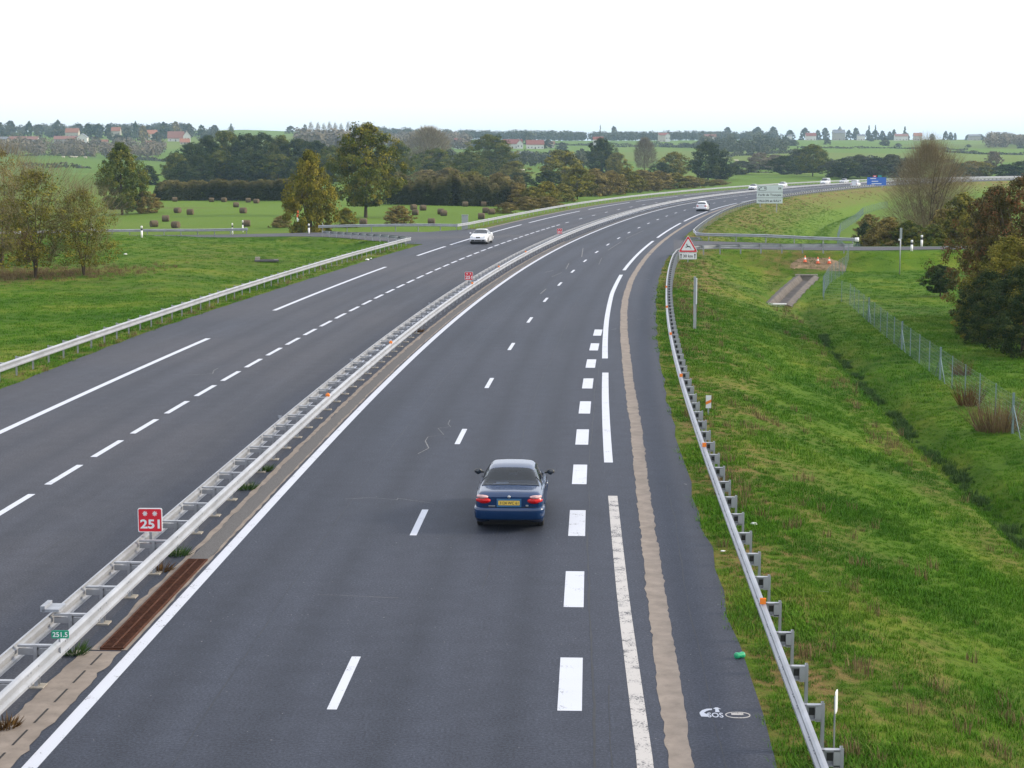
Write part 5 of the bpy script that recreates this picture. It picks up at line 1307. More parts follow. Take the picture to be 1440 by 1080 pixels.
for px, d, ty, wp, mt, sh, lb, bs in ((604, 980, 181, 62, 'l_twig', 1, 'pale bare-twigged poplar clump behind the dark valley trees', .1), (612, 720, 208, 66, 'l_green', 1, 'dark green tree below the pale poplar clump', .08), (690, 760, 189, 70, 'l_green', 0, 'large green tree in the middle distance below the red-roofed houses', .08), (660, 700, 212, 58, 'l_green', 1, 'lower green tree left of the large one below the houses', .05), (722, 700, 226, 46, 'l_olive', 2, 'olive tree right of the large green tree below the houses', .05), (845, 800, 194, 44, 'l_dark', 0, 'dark oak standing above the scrub left of the thin poplar', .1), (866, 790, 214, 34, 'l_olive', 1, 'olive tree leaning on the dark oak above the scrub', .05), (905, 900, 196, 30, 'l_pink', 2, 'thin pale poplar above the scrub', .15), (945, 760, 213, 46, 'l_gold', 1, 'orange autumn tree left of the big dark tree by the bend', .05), (930, 720, 228, 36, 'l_dark', 1, 'small dark tree under the orange autumn tree', .05), (994, 740, 199, 56, 'l_dark', 0, 'big dark green tree beside the bend of the motorway', .08), (1012, 745, 222, 40, 'l_dark', 1, 'shorter dark tree on the right flank of the big tree by the bend', .05), (1140, 800, 203, 52, 'l_green', 0, 'lone rounded tree with a short trunk beyond the far cars', .12)):
    if mt in ('l_twig', 'l_pink'):
        q = twig_np(int(px), 'column', 5000, .14, .010); cm = mesh_np('crown', q[0], q[1], [M['l_twig']], False, q[2])
        tree_px(lb, px, 0, ty, wp, M[mt], d=d, base=bs, crown=cm)
    else: tree_px(lb, px, 0, ty, wp * 1.1, M[mt], d=d, shape=sh, base=bs)
VAL = [(1040, 850, 226, 40, 'l_hill'), (1066, 950, 214, 40, 'l_pink'), (1088, 960, 217, 36, 'l_pink'), (1100, 840, 219, 44, 'l_dark'), (1118, 860, 209, 40, 'l_hill'), (1168, 780, 226, 36, 'l_hill'), (1186, 760, 222, 40, 'l_dark'), (1206, 770, 217, 44, 'l_hill'), (1228, 770, 221, 40, 'l_dark'), (1250, 760, 217, 44, 'l_hill'), (1270, 760, 224, 40, 'l_hill'), (1340, 760, 229, 40, 'l_dark'), (1362, 770, 226, 40, 'l_brown'), (1376, 770, 227, 34, 'l_gold'), (1392, 860, 212, 24, 'l_pink'), (1410, 760, 231, 40, 'l_dark'), (1432, 750, 226, 46, 'l_dark')]
for i, (px, d, ty, wp, mt) in enumerate(VAL):
    tree_px('%s tree from the left in the tree line behind the far motorway' % ORD[i], px, 0, ty, wp * 1.2, M[mt], d=d, lst=MID, shape=i % 3, base=.04, group='tree line behind the far motorway')

# right-hand side
p = at_d(1303, 205); h = top_z(205, 203) - p[2]
WL = (lambda q: mesh_np('leaf_haze', q[0], q[1], [M['l_olive']], False, q[2]))(crown_np(206, 'round', 480, 52, .008, .13, .2))
r = tree('bare twiggy willow fanning up from many stems at the right', p, h, 115 * 205 / FOC, M['l_twig'], crown=WIL, base=.03, stems=7, rot=.4)
with_twigs(r, 112 * 205 / FOC, h * .97, .28, M['l_twig'], WL)
for c in r.children:
    if c.name.startswith('trunk'): c.scale = (h * 1.0, h * 1.0, h * .95)
for i, (px, d, ty, wp, mt) in enumerate(((1248, 200, 304, 60, 'l_brown'), (1275, 198, 310, 54, 'l_green'), (1330, 196, 290, 70, 'l_brown'), (1352, 192, 272, 70, 'l_olive'), (1312, 190, 314, 52, 'l_green'), (1232, 215, 316, 40, 'l_olive'), (1220, 250, 300, 36, 'l_brown'), (1215, 225, 312, 24, 'l_dark'))):
    tree_px('%s thicket bush at the foot of the bare willow' % ['brown left-hand', 'low green', 'brown right-hand', 'tall olive right-hand', 'green front', 'olive leftmost', 'farther brown', 'small dark'][i], px, 0, ty, wp * 1.15, M[mt], d=d, lst=MID, shape=3 + i % 2, base=0, name='shrub', cat='shrub', bark=False, group='thicket at the willow')
tree_px('small dark round tree alone in the right-hand meadow', 1322, 417, 371, 54, M['l_dark'], shape=1, base=.14)
CB = (lambda q: mesh_np('crown', q[0], q[1], [M['l_oak']], False, q[2]))(crown_np(301, 'bush', 420, 70, .013, .10, .45))
CB2 = (lambda q: mesh_np('crown', q[0], q[1], [M['l_oak']], False, q[2]))(crown_np(302, 'round', 320, 60, .013, .09, .4))
for px, d, ty, w, mt, cm, lb, nm in ((1440, 106, 243, 7.0, 'l_autumn', CB2, 'tallest tree of the right-edge thicket, green-brown with reddish leaves', 'tree'),
        (1398, 108, 258, 6.4, 'l_autumn', CB, 'second tallest tree of the right-edge thicket, its red-tinged crown left of the tallest', 'tree'),
        (1384, 112, 290, 3.4, 'l_brown', CB, 'thin brownish bush forming the upper left flank of the right-edge thicket', 'shrub'),
        (1420, 100, 330, 6.2, 'l_olive', CB, 'olive bush in the middle of the right-edge thicket', 'shrub'),
        (1392, 98, 378, 4.4, 'l_dark', CB, 'dense dark evergreen bush low in the right-edge thicket', 'shrub'),
        (1440, 92, 372, 5.4, 'l_dark', CB, 'dark evergreen bush cut by the right picture edge', 'shrub'),
        (1372, 103, 412, 2.2, 'l_green', CB, 'low green bush at the left foot of the right-edge thicket', 'shrub')):
    p = at_d(px, d); tree(lb, p, top_z(d, ty) - p[2], w, M[mt], crown=cm, base=.0 if nm == 'shrub' else .06, stems=4, name=nm, cat=nm, group='thicket at the right edge')
def stems_np(seed, n, h, r, spread, w=.012):
    rng = np.random.default_rng(seed); a = rng.uniform(0, 6.28, n); rr = r * np.sqrt(rng.uniform(0, 1, n)); C = np.stack([rr * np.cos(a), rr * np.sin(a), np.zeros(n)], 1)
    d = np.stack([np.cos(a) * rr / r * spread, np.sin(a) * rr / r * spread, np.ones(n)], 1) + rng.normal(0, .16, (n, 3)); L = h * rng.uniform(.5, 1.1, n)[:, None]
    s = np.cross(d, rng.normal(size=(n, 3))); s /= np.linalg.norm(s, axis=1)[:, None]; s *= w
    V = np.stack([C - s, C + d * L * .6 - s * .8, C + d * L, C + s], 1).reshape(-1, 3)
    return V, np.arange(4 * n).reshape(n, 4), np.repeat(np.clip(rng.normal(.5, .25, n), 0, 1), 4)
def stem_clump(name, label, px, py, h, r, mat, n=260, seed=1, spread=.5, cat='plant', group=None, w=.012):
    q = stems_np(seed, n, h, r, spread, w); o = link(name, mesh_np(name, q[0], q[1], [M[mat]], False, q[2]), None, tuple(hit(px, py))); tag(o, label, cat, group)
stem_clump('dead_weeds', 'large reddish-brown clump of dead stems at the wire fence, nearest the right edge', 1402, 606, 1.3, .8, 'l_dead', 420, 1)
stem_clump('dead_weeds', 'slim reddish clump of dead stems against the wire fence post', 1362, 570, 1.0, .45, 'l_red', 200, 2)
stem_clump('dead_weeds', 'reddish dead stems at the fence just above the large clump', 1352, 528, .8, .4, 'l_red', 150, 3)
for i, (px, py, h, r, mt, lb) in enumerate(((587, 468, .22, .22, 'l_red', 'rusty weed tuft at the median barrier foot beyond the blue car'), (248, 783, .22, .2, 'l_rush', 'green weed tuft at a median post beside the grate'), (104, 922, .22, .16, 'l_rush', 'green weed tuft at a median post beside the 251.5 plate'), (345, 690, .22, .2, 'l_rush', 'green weed tuft at a median post above the gravel gutter'), (370, 664, .24, .18, 'l_rush', 'second green weed tuft at a median post above the gravel gutter'), (224, 805, .2, .2, 'l_red', 'rusty weed tuft at a median post beside the grate'), (8, 1026, .2, .15, 'l_red', 'rusty weed tuft at the bottom left picture edge'))):
    stem_clump('weed_tuft', lb, px, py, h, r, mt, 160, 60 + i, 1.2, w=.012)

# hay bales
bale = MB(); bale.lathe([(0, -.66), (.56, -.66), (.63, -.62), (.65, -.5), (.655, 0), (.65, .5), (.63, .62), (.56, .66), (0, .66)], 18, 'X', (0, 0, .60))
bale_me = bale.mesh('hay_bale', M['hay'])
for v in bale_me.vertices: v.co.y += .03 * math.sin(9 * v.co.x + 3 * v.co.z); v.co.z = max(0, v.co.z + .02 * math.sin(7 * v.co.y))
BALES = [(245.8, 283.5), (297.5, 284), (315, 284), (349, 284.7), (360.5, 286), (332, 291.5), (342, 300), (249.7, 299.5), (267.5, 302), (233, 311.6), (216.7, 319), (247, 320.5), (346.7, 318.5), (407.5, 298), (581.7, 295), (584, 302.5), (595, 296), (620, 301.5), (624, 303.5), (606.7, 315.5), (683, 299.5), (691, 301.5), (654, 290.5), (680, 290.5), (677, 308), (511, 317)]
row = lambda y: 'back' if y < 293 else ('middle' if y < 306 else 'front')
for i, (px, py) in enumerate(BALES):
    same = sorted(q[0] for q in BALES if row(q[1]) == row(py)); k = same.index(px)
    o = link('hay_bale', bale_me, None, tuple(hit(px, py)), R.uniform(-.6, .6)); o.scale = (.9, .9, .88 * R.uniform(.94, 1.03))
    tag(o, '%s weathered round hay bale from the left in the %s row of the field' % (ORD[k], row(py)), 'hay bale', 'round hay bales in the field')

# cattle on the far pasture
cow = MB(); cow.lathe([(0, -1.0), (.26, -.95), (.38, -.6), (.36, 0), (.40, .5), (.30, .85), (.16, 1.0), (0, 1.02)], 12, 'Y', (0, 0, 1.0))
cow.tube([(0, .85, 1.15), (0, 1.15, 1.35), (0, 1.32, 1.32)], [.22, .16, .15], 8); cow.tube([(0, 1.25, 1.34), (0, 1.55, 1.12), (0, 1.66, 1.02)], [.15, .11, .08], 8)
for sx in (-.2, .2):
    cow.tube([(sx, .62, .85), (sx, .62, .45), (sx, .60, .0)], [.13, .07, .06], 7); cow.tube([(sx, -.70, .95), (sx, -.62, .6), (sx, -.78, .42), (sx, -.74, 0)], [.17, .11, .07, .06], 7); cow.tube([(sx * .6, 1.22, 1.45), (sx * 1.2, 1.18, 1.47)], [.05, .02], 5)
cow.tube([(0, -.98, 1.2), (0, -1.08, .7)], [.03, .03], 5)
cow_me = cow.mesh('cow', M['cow'])
for i, (px, py, rz) in enumerate(((89.5, 222.5, 1.4), (101.5, 222.3, 1.7), (106.5, 222.8, -1.5), (120.5, 223.2, 1.5), (703, 238, 1.4), (735, 242, 1.6), (1036, 228, 1.3))):
    q = hit(px, py); o = link('cow', cow_me, None, tuple(q), rz); o.scale = (1.15,) * 3
    tag(o, ['leftmost pale cow on the pasture above the left trees', 'second pale cow from the left on the left pasture', 'third pale cow from the left on the left pasture', 'rightmost pale cow on the left pasture', 'pale cow by the trees below the red-roofed houses', 'pale cow on the small green field above the scrub', 'pale cow far off above the exit sign'][i], 'cow', 'pale cattle on the pastures')
# ---------------------------------------------------------------- hills: hedgerows, woods, trees, houses
def hill_hedge(label, pts, h_px, seed, mat='l_hill', bumps=.35):
    """hedgerow on the far slope traced through points on the ground"""
    rng = np.random.default_rng(seed); P3 = np.array([hit(x, y) for x, y in pts]); d = P3[:, 1].mean(); h = h_px * d / FOC
    seg = np.concatenate([[0], np.cumsum(np.linalg.norm(np.diff(P3[:, :2], axis=0), axis=1))]); L = seg[-1]
    n = int(L / .15); q = rng.uniform(0, L, n); x = np.interp(q, seg, P3[:, 0]); y = np.interp(q, seg, P3[:, 1]); z = zt(x, y)
    t = rng.uniform(0, 1, n); hh = h * (1 + bumps * np.sin(q * .09 + seed) + bumps * .8 * np.sin(q * .23 + 2 * seed)); hh = np.maximum(hh, h * .35)
    C = np.stack([x + rng.normal(0, .8, n), y + rng.normal(0, 1.2, n), z + hh * t], 1)
    nr = rng.normal(0, .6, (n, 3)) + np.array([0, -.4, .7]); nr /= np.linalg.norm(nr, axis=1)[:, None]
    V, F, T = leaf_quads(rng, C, nr, max(1.2, h * .34), 1.5, np.clip(rng.normal(.45, .2, n) + .15 * np.sin(q * .05), 0, 1))
    o = link('hedgerow', mesh_np('hedgerow', V - P3[0], F, [M[mat]], False, T), None, tuple(P3[0])); tag(o, label, 'hedgerow', 'hedgerows on the far slope'); return o
HH = [('hedgerow crossing the slope below the skyline at right, upper one', [(1040, 196), (1100, 195), (1180, 196), (1260, 197)], 2.2),
      ('dark hedgerow across the middle of the right-hand slope', [(1120, 208.5), (1200, 209), (1280, 209.5), (1360, 211)], 2.2),
      ('lower right hedgerow broken by single bushes', [(1330, 214), (1380, 217), (1440, 218)], 3.0),
      ('short hedgerow under the right-hand skyline trees', [(1255, 192.5), (1290, 194), (1330, 195)], 2.4),
      ('hedgerow left of the dark oak on the slope', [(770, 204), (800, 204.5), (850, 205)], 2.6),
      ('hedgerow across the field right of the dark oak', [(860, 207), (900, 206), (960, 207.5), (1010, 208)], 5),
      ('tall hedgerow right of the thin poplar', [(930, 207), (980, 208), (1020, 211), (1060, 212)], 6),
      ('hedgerow stepping down towards the bend', [(1000, 222), (1040, 219), (1090, 216), (1120, 214)], 4),
      ('hedgerow along the foot of the slope behind the lone tree', [(1160, 228), (1220, 226), (1290, 227), (1340, 229)], 5),
      ('dark hedgerow at the top of the left pasture', [(30, 219.5), (80, 219), (130, 220)], 3.2),
      ('low hedgerow right of the cattle pasture', [(190, 225), (215, 226), (245, 228)], 3.5),
      ('hedgerow along the lower edge of the left pasture', [(30, 237), (80, 236), (125, 237)], 6),
      ('small hedgerow on the field above the exit sign', [(1020, 242), (1050, 242.5), (1080, 243)], 1.6),
      ('hedgerow beside the far roofs in the middle', [(640, 205), (680, 208), (700, 210)], 6),
      ('bushy hedgerow in front of the long shed', [(715, 226), (740, 227), (770, 226), (830, 222)], 9)]
for i, (lb, pts, hp_) in enumerate(HH): hill_hedge(lb, pts, hp_, 40 + i)

def wood_mass(name, label, xs, d0, d1, n, h0, h1, seed, mat):
    """far woodland that reads as one mass"""
    rng = np.random.default_rng(seed); Vs, Fs, Ts, b = [], [], [], 0
    for k in range(n):
        px = rng.uniform(*xs); d = rng.uniform(d0, d1); x = (px - 720) / FOC * d; z = z_at(x, d); h = rng.uniform(h0, h1); w = h * rng.uniform(.8, 1.25); m = 120
        a = rng.normal(size=(m, 3)); a /= np.linalg.norm(a, axis=1)[:, None]; C = np.array([x, d, z + h * .52]) + a * np.array([w / 2, w / 2, h * .5]) * rng.uniform(.55, 1, m)[:, None]
        nr = a + rng.normal(0, .4, (m, 3)) + np.array([0, 0, .3]); nr /= np.linalg.norm(nr, axis=1)[:, None]
        V, F, T = leaf_quads(rng, C, nr, h * .15, 1.3, np.clip(rng.normal(.4, .15, m) + rng.normal(0, .18), 0, 1)); Vs.append(V); Fs.append(F + b); Ts.append(T); b += len(V)
    o = link(name, mesh_np(name, np.concatenate(Vs), np.concatenate(Fs), [M[mat]], False, np.concatenate(Ts)))
    tag(o, label, 'woodland', kind='stuff')
wood_mass('ridge_woodland', 'blue-grey woodland along the middle skyline', (520, 800), 2350, 2650, 210, 9, 15, 1, 'l_hill')
wood_mass('ridge_woodland', 'blue-grey woodland along the skyline right of centre', (790, 1085), 2350, 2650, 230, 9, 14, 2, 'l_hill')
wood_mass('ridge_woodland', 'wooded skyline behind the left village', (-40, 270), 2250, 2600, 150, 7, 12, 3, 'l_hill')
wood_mass('slope_woodland', 'mixed trees between the houses of the left hillside village', (-40, 330), 1880, 2280, 150, 5, 9, 11, 'l_hill')
wood_mass('slope_woodland', 'brownish bare woodland below the left village', (-40, 235), 1350, 1640, 150, 7, 11, 4, 'l_pink')
wood_mass('slope_woodland', 'bare grey poplar woodland on the rise left of the oak', (425, 520), 1500, 1800, 60, 13, 20, 5, 'l_pink')
wood_mass('slope_woodland', 'brown-grey woodland on the slope behind the pale poplars', (530, 660), 1700, 2200, 120, 9, 14, 6, 'l_pink')
wood_mass('slope_woodland', 'hazy woodland on the slope at the far right edge', (1385, 1470), 1700, 2200, 70, 9, 14, 7, 'l_pink')
wood_mass('slope_woodland', 'blue-grey trees on the slope between the middle houses and the bend', (985, 1100), 1350, 1800, 60, 8, 13, 8, 'l_hill')
wood_mass('slope_woodland', 'dark valley trees below the middle houses', (640, 840), 1000, 1250, 50, 7, 10, 9, 'l_hill')
wood_mass('slope_woodland', 'dark valley trees between the oak and the scrub', (480, 640), 900, 1150, 40, 9, 13, 10, 'l_hill')

def far_tree(label, px, d, ty, w_px, sh, mat='l_hill', group=None):
    p = at_d(px, d); h = max(3, top_z(d, ty) - p[2]); o = link('tree', proto_crown(FAR, sh), None, tuple(p - np.array([0, 0, .3]))); w = w_px * d / FOC
    o.scale = (w, w, h); obj_mat(o, M[mat]); tag(o, label, 'tree', group)
SKY = [(862, 2550, 178, 12), (1020, 2500, 179, 14), (1062, 2480, 179, 18), (1084, 2480, 178.5, 16), (1107, 2480, 183, 14), (1128, 2480, 180, 14), (1146, 2480, 183, 10), (1156, 2480, 180, 12), (1189, 2470, 183, 9), (1199, 2470, 180, 12), (1216, 2470, 183, 10), (1226, 2470, 183, 12), (1236, 2470, 184, 10), (1246, 2470, 185, 8), (1252, 2470, 182, 7), (1270, 2470, 187, 9), (1305, 2470, 188, 9), (1324, 2470, 184.5, 8), (1331, 2470, 186, 8), (1337, 2470, 187, 5), (1356, 2470, 189, 10), (1372, 2470, 188.5, 14), (1385, 2470, 189, 8), (1405, 2470, 185.5, 5)]
for i, (px, d, ty, w) in enumerate(SKY):
    far_tree('%s small tree from the left on the right-hand half of the skyline' % ORD[i], px, d, ty, w * 1.15, i % 3, group='skyline trees at right')
for i, (px, ty, w, lb) in enumerate(((1217, 176.5, 5, 'left one of two slim conifers on the skyline right of the church'), (1226, 176, 4, 'right one of two slim conifers on the skyline right of the church'), (1267, 178, 6, 'tall conifer on the skyline among the right-hand houses'), (843, 176, 3, 'thin dark spire-like conifer on the middle skyline'), (329, 173.5, 5, 'slim conifer on the skyline above the dark wood'))):
    far_tree(lb, px, 2450, ty, w * 1.3, 3)
VIL = [(6, 2100, 171, 14, 'l_hill'), (22, 2150, 170, 16, 'l_hill'), (48, 2000, 171, 10, 'l_dark'), (8, 1950, 184, 18, 'l_dark'), (62, 2150, 175, 14, 'l_hill'), (88, 2250, 169, 10, 'l_hill'), (86, 1950, 177, 16, 'l_hill'), (130, 2000, 174, 14, 'l_dark'), (144, 2000, 174.5, 16, 'l_dark'), (158, 2000, 175, 12, 'l_dark'), (118, 2150, 174, 12, 'l_hill'), (196, 2000, 171, 6, 'l_dark'), (184, 1900, 179, 12, 'l_hill'), (206, 1900, 177, 14, 'l_brown'), (215, 2150, 176, 10, 'l_hill'), (236, 2000, 172, 16, 'l_dark'), (252, 2150, 171, 12, 'l_brown'), (270, 2100, 174, 14, 'l_hill'), (288, 2050, 176, 12, 'l_dark'), (306, 2050, 176, 14, 'l_hill'), (226, 1750, 186, 16, 'l_hill'), (140, 1700, 192, 20, 'l_pink'), (172, 1700, 190, 22, 'l_hill'), (412, 2300, 177, 12, 'l_hill'), (432, 2250, 175, 7, 'l_hill')]
for i, (px, d, ty, w, mt) in enumerate(VIL):
    far_tree('%s tree from the left in and above the left hillside village' % ORD[i], px, d, ty, w * 1.25, i % 3, mt, 'trees of the left village')
for i, px in enumerate((440, 450, 458, 466, 474, 482, 492, 502)):
    q = twig_np(400 + i, 'column', 420, .22, .03)
    me = _proto.setdefault('poplar', mesh_np('tree', q[0], q[1], [M['l_pink']], False, q[2])); p = at_d(px, 2000 + 20 * i)
    o = link('tree', me, None, tuple(p)); hgt = top_z(p[1], 174.5 + (i % 3)) - p[2]; o.scale = (hgt * .35, hgt * .35, hgt); tag(o, '%s bare poplar from the left in the pale skyline row beside the oak' % ORD[i], 'tree', 'bare poplar row')
MIDT = [(700, 1700, 196, 16), (742, 2000, 186, 14), (770, 1750, 196, 16), (790, 1650, 200, 16), (905, 2050, 188, 12), (1090, 1900, 194, 18), (1102, 1850, 193, 16), (1112, 1800, 196, 14), (1160, 1900, 194, 10), (1240, 1800, 194, 14), (1258, 1750, 201, 10), (1300, 1700, 204, 12), (1220, 2250, 191, 10), (1356, 1750, 205, 8), (1430, 1700, 208, 12)]
for i, (px, d, ty, w) in enumerate(MIDT):
    far_tree('%s hazy tree from the left on the green slope below the skyline' % ORD[i], px, d, ty, w * 1.2, i % 3, group='slope trees')

# houses
M['wall_cream'] = pbr('cream_render', (.42, .38, .33), .9, 0, .08, .6); M['wall_white'] = pbr('white_render', (.60, .59, .57), .9, 0, .05, .6); M['wall_grey'] = pbr('grey_stone', (.32, .30, .28), .9, 0, .12, .6)
M['roof_red'] = pbr('red_tiles', (.20, .062, .05), .85, 0, .18, 1.2); M['roof_orange'] = pbr('orange_tiles', (.27, .11, .065), .85, 0, .18, 1.2); M['roof_brown'] = pbr('brown_tiles', (.22, .10, .08), .85, 0, .18, 1.2); M['roof_grey'] = pbr('grey_slate', (.16, .17, .20), .7, 0, .15, 1.2)
M['pane'] = pbr('window_pane', (.03, .035, .045), .1, 0, .2, 3)
def house(label, px, d, w_px, eave_y, ridge_y, wall='wall_cream', roof='roof_red', rz=0.0, depth=8.0, gable=False, chim=True, nwin=3, name='house', cat='house', sunk=0.0):
    p = at_d(px, d); w = max(5.0, w_px * d / FOC); g = p[2] - .3; he = max(2.4, top_z(d, eave_y) - g); hr = max(he + 1.2, top_z(d, ridge_y) - g)
    r = empty(name, (p[0], p[1], g), rz); tag(r, label, cat)
    if gable: w, depth = depth, w
    rot = math.pi / 2 if gable else 0
    A = empty  # parts are turned with rz only
    b = MB(); Mx = Matrix.Rotation(rot, 4, 'Z')
    b.add([Mx @ Vector(v) for v in ((-w / 2, -depth / 2, 0), (w / 2, -depth / 2, 0), (w / 2, depth / 2, 0), (-w / 2, depth / 2, 0), (-w / 2, -depth / 2, he), (w / 2, -depth / 2, he), (w / 2, depth / 2, he), (-w / 2, depth / 2, he), (-w / 2, 0, hr - .12), (w / 2, 0, hr - .12))], [(0, 1, 5, 4), (2, 3, 7, 6), (1, 2, 6, 9, 5), (3, 0, 4, 8, 7)]); b.obj('wall', M[wall], r)
    rf = MB(); ov = .45
    for sy in (-1, 1):
        y0, z0 = sy * (depth / 2 + ov), he - ov * (hr - he) / (depth / 2)
        q = [(-w / 2 - ov, y0, z0), (w / 2 + ov, y0, z0), (w / 2 + ov, 0, hr), (-w / 2 - ov, 0, hr)]
        q = [Mx @ Vector(v) for v in q]; up = Vector((0, 0, .22)); rf.add(q + [v + up for v in q], [(0, 1, 2, 3), (7, 6, 5, 4), (0, 4, 5, 1), (1, 5, 6, 2), (2, 6, 7, 3), (3, 7, 4, 0)])
    ro = rf.obj('roof', M[roof], r)
    if chim: MB().box(Mx @ Vector((w * .3, .4, hr + .35)), (.7, .7, 1.3), rot).obj('chimney', M['wall_grey'], ro)
    if not gable:
        for k in range(nwin):
            x = (k + .5) / nwin * w - w / 2
            if k == nwin // 2: MB().box((x, -depth / 2 - .03, 1.05), (1.1, .1, 2.1)).obj('door', M['bark'], r)
            else:
                wo = MB().box((x, -depth / 2 - .02, min(he * .55, 1.7)), (1.2, .08, 1.2)).obj('window', M['wall_white'], r); MB().box((x, -depth / 2 - .07, min(he * .55, 1.7)), (1.0, .04, 1.0)).obj('pane', M['pane'], wo)
    else:
        for k in (-1, 1):
            wo = MB().box((k * depth * .22 if False else k * w * 0 + k * 1.6, -w / 2 - .02, he * .55), (1.2, .08, 1.3)).obj('window', M['wall_grey'], r); MB().box((k * 1.6, -w / 2 - .07, he * .55), (1.0, .04, 1.1)).obj('pane', M['pane'], wo)
    return r
house('long farm shed with a purple-red roof on the left hillside', 100, 1800, 34, 195.5, 191.5, 'wall_grey', 'roof_brown', .05, 9, nwin=5, name='farm_shed', cat='shed')
house('pale cream gabled barn end at the right of the long farm shed', 122, 1790, 14, 193, 188, 'wall_white', 'roof_grey', .05, 10, True, False, name='barn', cat='barn')
house('long low red-roofed shed at the left picture edge on the hillside', 40, 1850, 40, 196, 192, 'wall_grey', 'roof_brown', .0, 9, nwin=6, name='farm_shed', cat='shed')
house('grey flat shed at the far left edge of the hillside', 8, 1840, 20, 195.5, 192.5, 'wall_cream', 'roof_grey', 0, 9, chim=False, name='farm_shed', cat='shed')
house('orange-roofed house above the pale barn on the left hill', 108, 2050, 18, 186, 180.5, 'wall_cream', 'roof_orange')
house('small orange house right of the dark trees on the left hill', 169, 2000, 12, 184, 179, 'wall_cream', 'roof_orange')
house('cream house with brown roof on the left hill beside the conifer', 219, 1950, 13, 188, 183, 'wall_cream', 'roof_orange', .3)
house('large house with pale wall and red-brown roof at the right of the left village', 252, 1880, 22, 194, 185, 'wall_white', 'roof_brown', .1, 9)
house('tall gabled house with a white wall edge beside the large red-brown roof', 267, 1870, 10, 191, 184.5, 'wall_white', 'roof_orange', .2, 9, True)
house('bright orange-roofed low house below the tall gabled house', 264, 1780, 13, 201, 195, 'wall_cream', 'roof_orange', .2)
house('tiny white house among bare trees below the left village', 214, 1700, 6, 201, 198, 'wall_white', 'roof_orange', 0, 6)
house('small cream house among bare trees at left', 153, 1700, 8, 199.5, 196.5, 'wall_cream', 'roof_orange', 0, 6)
house('red-roofed house left of the middle trees on the slope', 648, 1750, 16, 200, 194.5, 'wall_white', 'roof_red', .1, 9)
house('left one of the two long white houses with red roofs on the slope', 721, 1750, 26, 202, 196, 'wall_white', 'roof_red', -.05, 9, nwin=5)
house('white gable end between the two red-roofed houses', 731, 1735, 9, 202, 197, 'wall_white', 'roof_red', 0, 8, True)
house('right one of the two long white houses with red roofs on the slope', 752, 1745, 24, 203, 197, 'wall_white', 'roof_red', .06, 9, nwin=5)
house('cream low house right of the red-roofed pair', 774, 1800, 10, 202, 199, 'wall_cream', 'roof_brown', 0, 7)
house('long grey shed below the red-roofed pair', 733, 1330, 30, 217, 213.5, 'wall_grey', 'roof_grey', .05, 10, chim=False, nwin=6, name='farm_shed', cat='shed')
house('white house beside the dark oak on the slope', 840, 1800, 14, 196, 192.5, 'wall_white', 'roof_red', 0, 8)
house('red-roofed house in the skyline wood right of centre', 931, 2250, 14, 190, 187, 'wall_cream', 'roof_red', .1, 9)
house('white gable beside the red-roofed house in the skyline wood', 937, 2220, 5, 190, 188, 'wall_white', 'roof_grey', 0, 7, True, False)
house('low cream house in the skyline wood near the bend', 996, 2200, 16, 192, 189, 'wall_cream', 'roof_brown', 0, 8)
house('white house on the skyline left of the church', 1136, 2400, 14, 191, 187, 'wall_white', 'roof_red', 0, 9)
house('small white house at the end of the skyline wood', 1107, 2400, 5, 191.5, 189.5, 'wall_white', 'roof_grey', 0, 7)
house('white house on the skyline just right of the church', 1206, 2400, 10, 191, 189, 'wall_white', 'roof_grey', 0, 8)
house('long white house on the skyline below the tall conifer', 1262, 2400, 18, 191.5, 188.5, 'wall_white', 'roof_brown', 0, 8, nwin=4)
house('orange-roofed house on the skyline right of the tall conifer', 1285, 2400, 11, 191, 187, 'wall_cream', 'roof_orange', 0, 8)
house('grey barn on the skyline near the right edge', 1364, 2420, 16, 191.5, 189, 'wall_grey', 'roof_grey', 0, 8, chim=False, name='barn', cat='barn')
r = house('dark stone church with a pointed spire on the skyline', 1175, 2400, 16, 187, 182.5, 'wall_grey', 'roof_grey', .1, 10, name='church', cat='church', chim=False)
zc = top_z(2400, 182) - r.location.z; zs = top_z(2400, 177) - r.location.z
MB().box((1.5, 0, zc / 2), (4.2, 4.2, zc)).obj('tower', M['wall_grey'], r); MB().lathe([(3.0, zc), (.1, zs)], 4, 'Z', (1.5, 0, 0), 0, False).obj('spire', M['roof_grey'], r)

# ---------------------------------------------------------------- grass
def tuft_me(name, seed, n, h, r, wide, mat, spread):
    rng = np.random.default_rng(seed); a = rng.uniform(0, 6.28, n); rr = r * np.sqrt(rng.uniform(0, 1, n)); C = np.stack([rr * np.cos(a), rr * np.sin(a), np.full(n, -.02)], 1)
    b = rng.uniform(0, 6.28, n); dr = np.stack([np.cos(b), np.sin(b), np.zeros(n)], 1); s = np.cross(dr, [0, 0, 1.0]) * wide; L = (h * rng.uniform(.45, 1.15, n))[:, None]; up = np.array([0, 0, 1.0]); bend = (spread * rng.uniform(.2, 1.2, n))[:, None]
    V = np.stack([C - s, C + s, C + up * L * .6 + dr * L * bend * .35 + s * .7, C + up * L * .6 + dr * L * bend * .35 - s * .7, C + up * L * .9 + dr * L * bend], 1).reshape(-1, 3)
    k = np.arange(n)[:, None] * 5; F = np.concatenate([k + np.array([0, 1, 2]), k + np.array([0, 2, 3]), k + np.array([3, 2, 4])])
    return mesh_np(name, V, F, [M[mat]], False, np.repeat(np.clip(rng.normal(.5, .22, n), 0, 1), 5))
